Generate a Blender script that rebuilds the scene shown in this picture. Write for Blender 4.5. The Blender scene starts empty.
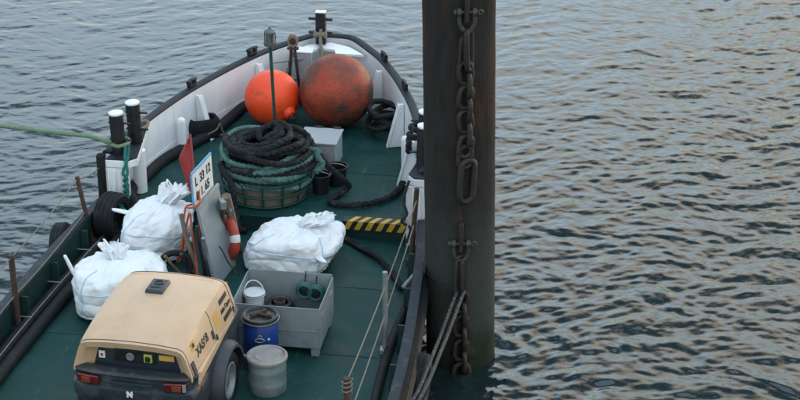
import bpy, bmesh, math, random
import numpy as np
from mathutils import Vector, Matrix, noise
random.seed(7)
R = math.radians
sc = bpy.context.scene
COL = sc.collection

# ------------------------------------------------------------------ camera
F, PITCH, H = 1980.0, R(25), 11.1          # focal length in pixels of the 800 px wide picture
cam_d = bpy.data.cameras.new('camera'); cam = bpy.data.objects.new('camera', cam_d); COL.objects.link(cam)
cam.location = (0, 0, H); cam.rotation_euler = (R(90) - PITCH, 0, 0)
cam_d.sensor_width = 36; cam_d.lens = 36 * F / 800; cam_d.clip_end = 6000
sc.camera = cam

# ------------------------------------------------------------------ sky and sun (low evening sun behind thin cloud)
SUN_EL, SUN_AZ = R(7), R(44)               # azimuth from +Y towards +X
w = bpy.data.worlds.new('World'); sc.world = w; w.use_nodes = True
nt = w.node_tree; N = nt.nodes; L = nt.links
bg = N['Background']; sky = N.new('ShaderNodeTexSky'); sky.sky_type = 'NISHITA'; sky.sun_disc = False
sky.sun_elevation = SUN_EL; sky.sun_rotation = SUN_AZ; sky.air_density = 1.0; sky.dust_density = .4; sky.ozone_density = 1.2
tc = N.new('ShaderNodeTexCoord'); mp = N.new('ShaderNodeMapping'); mp.inputs['Scale'].default_value = (1, 1, 2.2); mp.inputs['Location'].default_value = (2.2, 8.4, 3.0)
cl = N.new('ShaderNodeTexNoise'); cl.inputs['Scale'].default_value = 1.7; cl.inputs['Detail'].default_value = 4
cl.inputs['Roughness'].default_value = .55
rmp = N.new('ShaderNodeValToRGB'); rmp.color_ramp.elements[0].position = .44; rmp.color_ramp.elements[1].position = .57
rmp.color_ramp.elements[1].color = (.75, .75, .75, 1)
mixc = N.new('ShaderNodeMix'); mixc.data_type = 'RGBA'; 
cl2 = N.new('ShaderNodeTexNoise'); cl2.inputs['Scale'].default_value = 1.3; cl2.inputs['Detail'].default_value = 5     # cloud tone: cool grey to evening tan
rm2 = N.new('ShaderNodeValToRGB'); rm2.color_ramp.elements[0].position = .46; rm2.color_ramp.elements[1].position = .62
rm2.color_ramp.elements[0].color = (.52, .665, .79, 1); rm2.color_ramp.elements[1].color = (.86, .735, .575, 1)
csc = N.new('ShaderNodeVectorMath'); csc.operation = 'SCALE'; csc.inputs['Scale'].default_value = 17.5
L.new(mp.outputs['Vector'], cl2.inputs['Vector']); L.new(cl2.outputs['Fac'], rm2.inputs['Fac']); L.new(rm2.outputs['Color'], csc.inputs[0]); L.new(csc.outputs['Vector'], mixc.inputs['B'])
L.new(tc.outputs['Generated'], mp.inputs['Vector']); L.new(mp.outputs['Vector'], cl.inputs['Vector'])
L.new(cl.outputs['Fac'], rmp.inputs['Fac']); L.new(rmp.outputs['Color'], mixc.inputs['Factor'])
L.new(sky.outputs['Color'], mixc.inputs['A']); L.new(mixc.outputs['Result'], bg.inputs['Color'])
bg.inputs['Strength'].default_value = .15

sun_d = bpy.data.lights.new('sun', 'SUN'); sun = bpy.data.objects.new('sun', sun_d); COL.objects.link(sun)
sun_d.energy = .6; sun_d.angle = R(18); sun_d.color = (1, .80, .60)
sdir = Vector((math.sin(SUN_AZ) * math.cos(SUN_EL), math.cos(SUN_AZ) * math.cos(SUN_EL), math.sin(SUN_EL)))
sun.rotation_euler = sdir.to_track_quat('Z', 'Y').to_euler(); sun.location = (20, 30, 25)

sc.view_settings.view_transform = 'Standard'; sc.view_settings.look = 'None'
sc.view_settings.exposure = .70; sc.view_settings.gamma = 1.0; sc.view_settings.use_curve_mapping = False

# ------------------------------------------------------------------ coordinates
ZW, ZD, ZF, ZT, ZL = .25, 1.0, 1.22, 1.85, 1.35     # water, main deck, foredeck, high bulwark, low bulwark
def U(x, y, z):                              # pixel of the photograph at the height z of what it touches
    u, v = (x - 400) / F, (200 - y) / F
    d = Vector((u, math.cos(PITCH) + v * math.sin(PITCH), -math.sin(PITCH) + v * math.cos(PITCH)))
    return Vector((0, 0, H)) + d * ((z - H) / d.z)
A = R(9); BO = Vector((-.9, 25.05, 0))
def LW(x, s, z=0.0):                         # boat frame: x to starboard, s metres aft of the stem
    return Vector((BO.x + x * math.cos(A) - s * math.sin(A), BO.y - x * math.sin(A) - s * math.cos(A), z))
def WL(p):
    d = Vector(p) - BO
    return Vector((d.x * math.cos(A) - d.y * math.sin(A), d.x * math.sin(A) + d.y * math.cos(A), p[2]))

# ------------------------------------------------------------------ materials
MATS = {}
def M(name, col, rough=.5, metal=0.0, var=.18, vscale=9, col2=None, mscale=3.0, lo=.52, hi=.66, bump=0.0, bscale=60, stretch=(1, 1, 1), spec=.5, coat=0.0):
    if name in MATS: return MATS[name]
    m = bpy.data.materials.new(name); m.use_nodes = True; t = m.node_tree; n = t.nodes; l = t.links
    b = n['Principled BSDF']; b.inputs['Metallic'].default_value = metal; b.inputs['Specular IOR Level'].default_value = spec
    b.inputs['Coat Weight'].default_value = coat
    tcn = n.new('ShaderNodeTexCoord'); mpn = n.new('ShaderNodeMapping'); mpn.inputs['Scale'].default_value = stretch
    l.new(tcn.outputs['Object'], mpn.inputs['Vector'])
    nz = n.new('ShaderNodeTexNoise'); nz.inputs['Scale'].default_value = vscale; nz.inputs['Detail'].default_value = 7; nz.inputs['Roughness'].default_value = .62
    l.new(mpn.outputs['Vector'], nz.inputs['Vector'])
    mr = n.new('ShaderNodeMapRange'); mr.inputs['From Min'].default_value = .28; mr.inputs['From Max'].default_value = .72
    mr.inputs['To Min'].default_value = 1 - var; mr.inputs['To Max'].default_value = 1 + var
    l.new(nz.outputs['Fac'], mr.inputs['Value'])
    vm = n.new('ShaderNodeVectorMath'); vm.operation = 'SCALE'; vm.inputs[0].default_value = col[:3]; l.new(mr.outputs['Result'], vm.inputs['Scale'])
    out = vm.outputs['Vector']
    if col2 is not None:
        n2 = n.new('ShaderNodeTexNoise'); n2.inputs['Scale'].default_value = mscale; n2.inputs['Detail'].default_value = 9; n2.inputs['Roughness'].default_value = .68
        l.new(mpn.outputs['Vector'], n2.inputs['Vector'])
        r2 = n.new('ShaderNodeMapRange'); r2.inputs['From Min'].default_value = lo; r2.inputs['From Max'].default_value = hi; l.new(n2.outputs['Fac'], r2.inputs['Value'])
        mx = n.new('ShaderNodeMix'); mx.data_type = 'RGBA'; l.new(r2.outputs['Result'], mx.inputs['Factor']); l.new(out, mx.inputs['A'])
        mx.inputs['B'].default_value = (*col2[:3], 1); out = mx.outputs['Result']
    l.new(out, b.inputs['Base Color'])
    rr = n.new('ShaderNodeMapRange'); rr.inputs['From Min'].default_value = .3; rr.inputs['From Max'].default_value = .7
    rr.inputs['To Min'].default_value = max(.04, rough - .1); rr.inputs['To Max'].default_value = min(1, rough + .1)
    l.new(nz.outputs['Fac'], rr.inputs['Value']); l.new(rr.outputs['Result'], b.inputs['Roughness'])
    if bump > 0:
        n3 = n.new('ShaderNodeTexNoise'); n3.inputs['Scale'].default_value = bscale; n3.inputs['Detail'].default_value = 5
        l.new(mpn.outputs['Vector'], n3.inputs['Vector'])
        bp = n.new('ShaderNodeBump'); bp.inputs['Strength'].default_value = bump; bp.inputs['Distance'].default_value = .02
        l.new(n3.outputs['Fac'], bp.inputs['Height']); l.new(bp.outputs['Normal'], b.inputs['Normal'])
    MATS[name] = m; return m

GREEN = M('deck_green', (.006, .045, .043), .62, var=.28, vscale=5, col2=(.020, .066, .064), mscale=2.6, lo=.52, hi=.74, bump=.25, bscale=90, spec=.22)
GREEN2 = M('side_green', (.007, .034, .032), .55, var=.25, vscale=6, col2=(.02, .03, .03), mscale=4, bump=.1)
WHITE = M('white_paint', (.78, .80, .83), .42, stretch=(2.2, 2.2, .6), var=.06, vscale=3, col2=(.50, .50, .49), mscale=2.6, lo=.58, hi=.80, bump=.12, bscale=14)
WHITE2 = M('white_cap', (.74, .76, .78), .45, var=.05)
HULL = M('hull_black', (.008, .012, .018), .55, var=.4, col2=(.05, .05, .05), mscale=5, bump=.2)
CAPR = M('cap_rubber', (.012, .017, .026), .62, var=.3, vscale=12, col2=(.03, .035, .042), mscale=6, bump=.3, spec=.3)
GUNW = M('gunwale_paint', (.014, .022, .032), .6, var=.25, vscale=10, col2=(.045, .052, .06), mscale=7, bump=.2, spec=.3)
RUB = M('black_rubber', (.008, .009, .011), .7, var=.3, vscale=14, col2=(.018, .019, .021), mscale=8, bump=.35, bscale=50, spec=.3)
BLACKP = M('black_paint', (.006, .006, .010), .5, var=.4, col2=(.014, .014, .022), mscale=9, bump=.3, bscale=35)
RUST = M('rusty_steel', (.055, .035, .026), .8, var=.4, vscale=16, col2=(.13, .055, .025), mscale=8, bump=.5, bscale=70)
GALV = M('galvanised', (.26, .29, .30), .48, .55, var=.18, vscale=14, col2=(.14, .14, .13), mscale=7, bump=.15)
GREYS = M('grey_steel_paint', (.20, .235, .255), .5, var=.10, vscale=6, col2=(.13, .15, .16), mscale=3.5, lo=.54, hi=.75, bump=.12, bscale=30)
GREYL = M('locker_grey', (.34, .37, .39), .5, var=.1, vscale=5, col2=(.22, .23, .23), mscale=5, bump=.1)
DARKM = M('dark_metal', (.028, .03, .033), .55, .3, var=.35, col2=(.07, .06, .05), mscale=12, bump=.3)
CHAINM = M('chain_steel', (.034, .031, .030), .5, .5, var=.4, vscale=25, col2=(.07, .038, .024), mscale=12, bump=.6, bscale=90)
CHAIN2 = M('shackle_steel', (.055, .06, .05), .55, .4, var=.35, vscale=25, col2=(.07, .05, .03), mscale=14, bump=.5, bscale=80)
YEL = M('hazard_yellow', (.55, .36, .035), .55, var=.18, col2=(.10, .08, .03), mscale=16, lo=.60, hi=.72)
HBLK = M('hazard_black', (.012, .013, .013), .55, var=.3)
ORNG = M('buoy_orange', (.86, .070, .014), .48, var=.12, vscale=4, col2=(.13, .020, .014), mscale=3.6, lo=.56, hi=.76, bump=.12, bscale=24)
ORNG2 = M('buoy_weathered', (.32, .038, .009), .58, var=.35, vscale=6, col2=(.050, .026, .020), mscale=1.9, lo=.38, hi=.60, bump=.35, bscale=30)
BROPE = M('black_rope', (.014, .016, .019), .85, var=.45, vscale=30, col2=(.045, .058, .058), mscale=8, bump=.7, bscale=160, spec=.25)
TROPE = M('teal_rope', (.075, .17, .16), .85, var=.35, vscale=22, col2=(.16, .26, .245), mscale=7, bump=.7, bscale=160, spec=.25)
GROPE = M('green_mooring_rope', (.17, .27, .17), .85, var=.3, vscale=30, col2=(.22, .24, .14), mscale=12, bump=.7, bscale=160, spec=.25)
TWIST = M('teal_twine', (.02, .16, .14), .85, var=.3, bump=.6, bscale=160, spec=.25)
HROPE = M('hemp_rope', (.21, .185, .145), .9, var=.35, vscale=30, bump=.6, bscale=160, spec=.2)
WIRE = M('wire_rope', (.020, .022, .025), .7, 0, var=.6, vscale=60, col2=(.26, .275, .29), mscale=38, lo=.58, hi=.64, bump=.6, bscale=150)
OROPE = M('orange_rope', (.46, .085, .03), .8, var=.25, vscale=25, bump=.5, bscale=160)
BAG = M('woven_white', (.77, .79, .82), .62, var=.05, vscale=6, col2=(.52, .52, .50), mscale=3.0, lo=.60, hi=.85, bump=.45, bscale=16)
STRAP = M('blue_seam', (.42, .58, .72), .7, var=.12)
BEIGE = M('compressor_beige', (.57, .385, .245), .46, var=.07, vscale=4, col2=(.46, .315, .20), mscale=2.3, lo=.54, hi=.82, bump=.05, bscale=40)
ANTH = M('anthracite_plastic', (.020, .028, .038), .48, var=.2, vscale=8, col2=(.055, .062, .07), mscale=4, bump=.12, bscale=50)
PANEL = M('panel_dark', (.018, .030, .042), .4, var=.15)
REDL = M('tail_red', (.085, .008, .008), .25, var=.2, coat=.4)
ORL = M('tail_orange', (.22, .035, .012), .25, var=.15, coat=.4)
CLR = M('tail_clear', (.25, .22, .22), .2, var=.1)
INK = M('black_print', (.010, .013, .018), .5, var=.1)
WPRINT = M('white_print', (.72, .72, .72), .5, var=.05)
BLUEP = M('blue_print', (.05, .16, .45), .5, var=.1)
REDP = M('red_print', (.45, .03, .03), .5, var=.1)
YSTK = M('yellow_sticker', (.60, .34, .06), .5, var=.15)
YFADE = M('faded_yellow_sticker', (.62, .36, .10), .5, var=.12)
LIME = M('lime_plastic', (.38, .46, .05), .45, var=.1)
BLUED = M('blue_drum', (.008, .035, .19), .36, var=.16, vscale=5, col2=(.02, .04, .12), mscale=4)
DRUMG = M('galvanised_drum', (.23, .27, .275), .48, .35, var=.16, vscale=7, col2=(.15, .115, .085), mscale=4.5, lo=.58, hi=.72, bump=.2)
LIDR = M('lid_rust', (.28, .27, .25), .6, .2, var=.2, vscale=8, col2=(.17, .115, .08), mscale=7, lo=.54, hi=.68, bump=.2)
BUCK = M('white_plastic', (.60, .63, .65), .4, var=.08, col2=(.4, .4, .38), mscale=6)
BUCKB = M('black_plastic', (.010, .012, .014), .42, var=.3)
WOOD = M('grey_wood', (.17, .125, .09), .8, var=.35, vscale=14, stretch=(1, 1, .2), col2=(.09, .07, .055), mscale=8, bump=.5)
BOARD = M('weathered_boards', (.16, .14, .11), .85, var=.35, vscale=10, stretch=(1, 1, .3), col2=(.03, .032, .032), mscale=5, bump=.5)
FLAG = M('red_cloth', (.30, .030, .032), .8, var=.12, bump=.3, bscale=25)
POLER = M('red_pole', (.22, .022, .022), .5, var=.25)
MASTG = M('mast_green', (.008, .05, .04), .45, var=.3)
LANT = M('lantern_grey', (.10, .115, .115), .4, var=.25, col2=(.04, .04, .04), mscale=20)
SIGNW = M('sign_white', (.62, .64, .63), .5, var=.08, col2=(.36, .36, .34), mscale=9, lo=.6, hi=.75)
SIGNB = M('sign_blue', (.10, .34, .62), .5, var=.12)
LIFE = M('lifebuoy_orange', (.36, .045, .020), .55, var=.25, col2=(.2, .035, .02), mscale=7)
CABLE = M('teal_hose', (.02, .10, .095), .5, var=.25)

def overlay(m, col, scale, lo, hi, fac=1.0, stretch=(1, 1, 1), rough=None, detail=8):     # one more layer of wear with its own shape
    t = m.node_tree; n = t.nodes; l = t.links; b = n['Principled BSDF']; src = b.inputs['Base Color'].links[0].from_socket
    tcn = n.new('ShaderNodeTexCoord'); mpn = n.new('ShaderNodeMapping'); mpn.inputs['Scale'].default_value = stretch; mpn.inputs['Location'].default_value = (scale, 3.1 * scale, 1.7)
    nz = n.new('ShaderNodeTexNoise'); nz.inputs['Scale'].default_value = scale; nz.inputs['Detail'].default_value = detail; nz.inputs['Roughness'].default_value = .7
    l.new(tcn.outputs['Object'], mpn.inputs['Vector']); l.new(mpn.outputs['Vector'], nz.inputs['Vector'])
    mr = n.new('ShaderNodeMapRange'); mr.inputs['From Min'].default_value = lo; mr.inputs['From Max'].default_value = hi; mr.inputs['To Max'].default_value = fac; l.new(nz.outputs['Fac'], mr.inputs['Value'])
    mx = n.new('ShaderNodeMix'); mx.data_type = 'RGBA'; mx.inputs['B'].default_value = (*col, 1); l.new(mr.outputs['Result'], mx.inputs['Factor']); l.new(src, mx.inputs['A']); l.new(mx.outputs['Result'], b.inputs['Base Color'])
    if rough is not None:
        rs_ = b.inputs['Roughness'].links[0].from_socket; mm = n.new('ShaderNodeMix'); mm.data_type = 'FLOAT'; mm.inputs['B'].default_value = rough
        l.new(mr.outputs['Result'], mm.inputs['Factor']); l.new(rs_, mm.inputs['A']); l.new(mm.outputs['Result'], b.inputs['Roughness'])
overlay(GREEN, (.004, .026, .025), 1.1, .50, .62, .75, rough=.38)                       # damp, dirty patches
overlay(GREEN, (.060, .105, .100), 9, .60, .70, .55, (1, .22, 1))                       # boot and drag scuffs
overlay(GREEN, (.085, .045, .025), 26, .68, .74, .8)                                    # rust flecks
overlay(WHITE, (.34, .24, .16), 7, .62, .74, .45, (2.2, 2.2, .14))                      # rust runs
overlay(BEIGE, (.33, .235, .15), 1.6, .54, .74, .45); overlay(BEIGE, (.70, .56, .42), 20, .66, .72, .6, (1, .25, 1)); overlay(BEIGE, (.12, .09, .06), 34, .70, .76, .7)
overlay(GREYS, (.30, .33, .34), 14, .62, .70, .5, (.4, 1, 1)); overlay(GREYS, (.13, .07, .04), 18, .68, .75, .7)
overlay(ANTH, (.09, .095, .10), 10, .60, .72, .5); overlay(GUNW, (.10, .06, .04), 12, .64, .74, .7)
def pile_mat():
    m = M('pile_steel', (.022, .020, .0195), .75, .0, var=.45, vscale=7, stretch=(1.5, 1.5, .35), col2=(.078, .027, .014), mscale=2.6, lo=.55, hi=.76, bump=.5, bscale=26, spec=.2)
    t = m.node_tree; n = t.nodes; l = t.links; b = n['Principled BSDF']
    src = b.inputs['Base Color'].links[0].from_socket
    tcn = n.new('ShaderNodeTexCoord'); sx = n.new('ShaderNodeSeparateXYZ'); l.new(tcn.outputs['Object'], sx.inputs['Vector'])
    nz = n.new('ShaderNodeTexNoise'); nz.inputs['Scale'].default_value = 2.2; nz.inputs['Detail'].default_value = 8; l.new(tcn.outputs['Object'], nz.inputs['Vector'])
    ma = n.new('ShaderNodeMath'); ma.operation = 'MULTIPLY_ADD'; ma.inputs[1].default_value = 1.1; l.new(nz.outputs['Fac'], ma.inputs[0]); l.new(sx.outputs['Z'], ma.inputs[2])
    mr = n.new('ShaderNodeMapRange'); mr.interpolation_type = 'SMOOTHSTEP'; mr.inputs['From Min'].default_value = 5.75; mr.inputs['From Max'].default_value = 4.7; l.new(ma.outputs['Value'], mr.inputs['Value'])
    mx = n.new('ShaderNodeMix'); mx.data_type = 'RGBA'; mx.inputs['B'].default_value = (.038, .045, .041, 1)       # dried silt and algae in the tidal zone
    l.new(mr.outputs['Result'], mx.inputs['Factor']); l.new(src, mx.inputs['A']); l.new(mx.outputs['Result'], b.inputs['Base Color'])
    mw = n.new('ShaderNodeMapRange'); mw.inputs['From Min'].default_value = 4.05; mw.inputs['From Max'].default_value = 3.72; l.new(ma.outputs['Value'], mw.inputs['Value'])
    m2 = n.new('ShaderNodeMix'); m2.data_type = 'RGBA'; m2.inputs['B'].default_value = (.012, .020, .012, 1)      # weed at the waterline
    l.new(mw.outputs['Result'], m2.inputs['Factor']); l.new(mx.outputs['Result'], m2.inputs['A']); l.new(m2.outputs['Result'], b.inputs['Base Color'])
    return m
PILE = pile_mat(); overlay(PILE, (.11, .038, .018), 9, .62, .72, .8, (1, 1, .35)); overlay(PILE, (.085, .088, .082), 16, .66, .74, .5, (1, 1, .5))

def water_mat():
    m = bpy.data.materials.new('river_water'); m.use_nodes = True; t = m.node_tree; n = t.nodes; l = t.links
    b = n['Principled BSDF']; b.inputs['Base Color'].default_value = (.010, .019, .019, 1); b.inputs['Roughness'].default_value = .02
    b.inputs['IOR'].default_value = 1.44; b.inputs['Specular IOR Level'].default_value = .5
    tcn = n.new('ShaderNodeTexCoord'); mpn = n.new('ShaderNodeMapping'); mpn.inputs['Scale'].default_value = (1.0, 1.7, 1); mpn.inputs['Rotation'].default_value = (0, 0, R(-14))
    l.new(tcn.outputs['Object'], mpn.inputs['Vector'])
    a = n.new('ShaderNodeTexNoise'); a.inputs['Scale'].default_value = 9; a.inputs['Detail'].default_value = 3; a.inputs['Distortion'].default_value = .6
    l.new(mpn.outputs['Vector'], a.inputs['Vector'])
    bp = n.new('ShaderNodeBump'); bp.inputs['Strength'].default_value = .16; bp.inputs['Distance'].default_value = .02
    l.new(a.outputs['Fac'], bp.inputs['Height']); l.new(bp.outputs['Normal'], b.inputs['Normal'])
    return m
WATER = water_mat()

# ------------------------------------------------------------------ mesh building
def catmull(pts, step):
    pts = [Vector(p) for p in pts]; out = []
    P = [pts[0] * 2 - pts[1]] + pts + [pts[-1] * 2 - pts[-2]]
    for i in range(1, len(P) - 2):
        a, b, c, d = P[i - 1], P[i], P[i + 1], P[i + 2]
        k = max(1, int((c - b).length / step))
        for j in range(k):
            t = j / k
            out.append(.5 * ((2 * b) + (c - a) * t + (2 * a - 5 * b + 4 * c - d) * t * t + (3 * b - a - 3 * c + d) * t ** 3))
    out.append(pts[-1]); return out

class MB:
    def __init__(s): s.v = []; s.f = []
    def add(s, vs, fs, mat=None):
        o = len(s.v)
        s.v += [tuple(mat @ Vector(p)) if mat is not None else tuple(p) for p in vs]; s.f += [tuple(i + o for i in f) for f in fs]; return s
    def box(s, c, d, rot=None, taper=1.0):
        x, y, z = d[0] / 2, d[1] / 2, d[2] / 2; t = taper
        vs = [(-x, -y, -z), (x, -y, -z), (x, y, -z), (-x, y, -z), (-x * t, -y * t, z), (x * t, -y * t, z), (x * t, y * t, z), (-x * t, y * t, z)]
        m = Matrix.Translation(Vector(c)) @ (rot.to_4x4() if rot is not None else Matrix.Identity(4))
        return s.add(vs, [(0, 3, 2, 1), (4, 5, 6, 7), (0, 1, 5, 4), (1, 2, 6, 5), (2, 3, 7, 6), (3, 0, 4, 7)], m)
    def rings(s, rs, cap=True, closed=True):          # loft of equal-length loops
        n = len(rs[0]); o = len(s.v)
        for r in rs: s.v += [tuple(p) for p in r]
        for i in range(len(rs) - 1):
            for j in range(n if closed else n - 1):
                k = (j + 1) % n; s.f.append((o + i * n + j, o + i * n + k, o + (i + 1) * n + k, o + (i + 1) * n + j))
        if cap:
            s.f.append(tuple(o + j for j in reversed(range(n)))); s.f.append(tuple(o + (len(rs) - 1) * n + j for j in range(n)))
        return s
    def lathe(s, prof, c=(0, 0, 0), n=32, rot=None):
        m = Matrix.Translation(Vector(c)) @ (rot.to_4x4() if rot is not None else Matrix.Identity(4))
        rs = [[m @ Vector((r * math.cos(2 * math.pi * j / n), r * math.sin(2 * math.pi * j / n), z)) for j in range(n)] for r, z in prof]
        return s.rings(rs, cap=True)
    def tube(s, pts, r, n=10, strands=0, pitch=.25, cap=True, closed=False, depth=.16):
        pts = [Vector(p) for p in pts]; N_ = len(pts); rs = []; L_ = 0.0
        t0 = (pts[1] - pts[0]).normalized(); up = Vector((0, 0, 1)) if abs(t0.z) < .9 else Vector((1, 0, 0)); nrm = t0.cross(up).normalized()
        for i, p in enumerate(pts):
            t = (pts[(i + 1) % N_] - pts[i - 1]) if closed else (pts[min(i + 1, N_ - 1)] - pts[max(i - 1, 0)])
            if t.length < 1e-9: t = Vector((0, 0, 1))
            t.normalize(); nrm = nrm - t * nrm.dot(t)
            if nrm.length < 1e-6: nrm = t.orthogonal()
            nrm.normalize(); b = t.cross(nrm)
            if i: L_ += (p - pts[i - 1]).length
            rr = r(i / (N_ - 1)) if callable(r) else r; ring = []
            for j in range(n):
                a = 2 * math.pi * j / n
                k = rr * (1 - depth / 2 + depth * .9 * (abs(math.cos(strands / 2 * (a - L_ / pitch * 2 * math.pi / 1.0))) - .5)) if strands else rr
                ring.append(p + (nrm * math.cos(a) + b * math.sin(a)) * k)
            rs.append(ring)
        if closed:
            s.rings(rs + [rs[0]], cap=False)
        else: s.rings(rs, cap=cap)
        return s
    def torus(s, c, Rr, r, rot=None, n=40, m=12, sx=1, sy=1):
        pts = []; mt = Matrix.Translation(Vector(c)) @ (rot.to_4x4() if rot is not None else Matrix.Identity(4))
        rs = []
        for i in range(n):
            a = 2 * math.pi * i / n; ring = []
            for j in range(m):
                b = 2 * math.pi * j / m; q = Rr + r * math.cos(b)
                ring.append(mt @ Vector((q * math.cos(a) * sx, q * math.sin(a) * sy, r * math.sin(b))))
            rs.append(ring)
        return s.rings(rs + [rs[0]], cap=False)
    def build(s, name, mat, parent=None, smooth=True, bevel=0.0, angle=40, org=None):
        me = bpy.data.meshes.new(name)
        vs = s.v if org is None else [tuple(Vector(p) - Vector(org)) for p in s.v]
        me.from_pydata(vs, [], s.f); me.validate()
        bm = bmesh.new(); bm.from_mesh(me); bmesh.ops.remove_doubles(bm, verts=bm.verts, dist=1e-5)
        bmesh.ops.recalc_face_normals(bm, faces=bm.faces); bm.to_mesh(me); bm.free()
        me.materials.append(mat)
        o = bpy.data.objects.new(name, me); COL.objects.link(o)
        if parent is not None: o.parent = parent
        if org is not None: o.location = Vector(org)
        if smooth:
            for p in me.polygons: p.use_smooth = True
            me.set_sharp_from_angle(angle=R(angle))
        if bevel > 0:
            md = o.modifiers.new('bevel', 'BEVEL'); md.width = bevel; md.segments = 2; md.limit_method = 'ANGLE'; md.angle_limit = R(35)
        return o

def tag(o, label, cat, group=None):
    o['label'] = label; o['category'] = cat
    if group: o['group'] = group
    return o
def thing(name, label, cat, loc, rz=0.0, group=None):
    o = bpy.data.objects.new(name, None); COL.objects.link(o); o.location = loc; o.rotation_euler = (0, 0, rz); o.empty_display_size = .1
    return tag(o, label, cat, group)
def rope(name, pts, r, mat, label, cat='rope', strands=3, step=None, n=18, pitch=None, group=None, parent=None):
    p = catmull(pts, step or max(.016, r * .36)); m = MB().tube(p, r, n, strands, pitch or r * 5.5, depth=.36)
    o = m.build(name, mat, parent, angle=180, org=None if parent else p[0])
    if parent is None: tag(o, label, cat, group)
    return o
def text(name, body, size, mat, parent, mtx, bold=0.0, extr=.0015):
    c = bpy.data.curves.new(name, 'FONT'); c.body = body; c.size = size; c.extrude = extr; c.offset = bold; c.align_x = 'CENTER'; c.align_y = 'CENTER'
    o = bpy.data.objects.new(name, c); COL.objects.link(o)
    me = bpy.data.meshes.new_from_object(o.evaluated_get(bpy.context.evaluated_depsgraph_get()))
    bpy.data.objects.remove(o); me.materials.clear(); me.materials.append(mat); me.transform(mtx)
    q = bpy.data.objects.new(name, me); COL.objects.link(q); q.parent = parent; return q
def rotz(a): return Matrix.Rotation(a, 3, 'Z')
def rotx(a): return Matrix.Rotation(a, 3, 'X')
def roty(a): return Matrix.Rotation(a, 3, 'Y')
def align(d): return Vector(d).to_track_quat('Z', 'Y').to_matrix()

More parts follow.
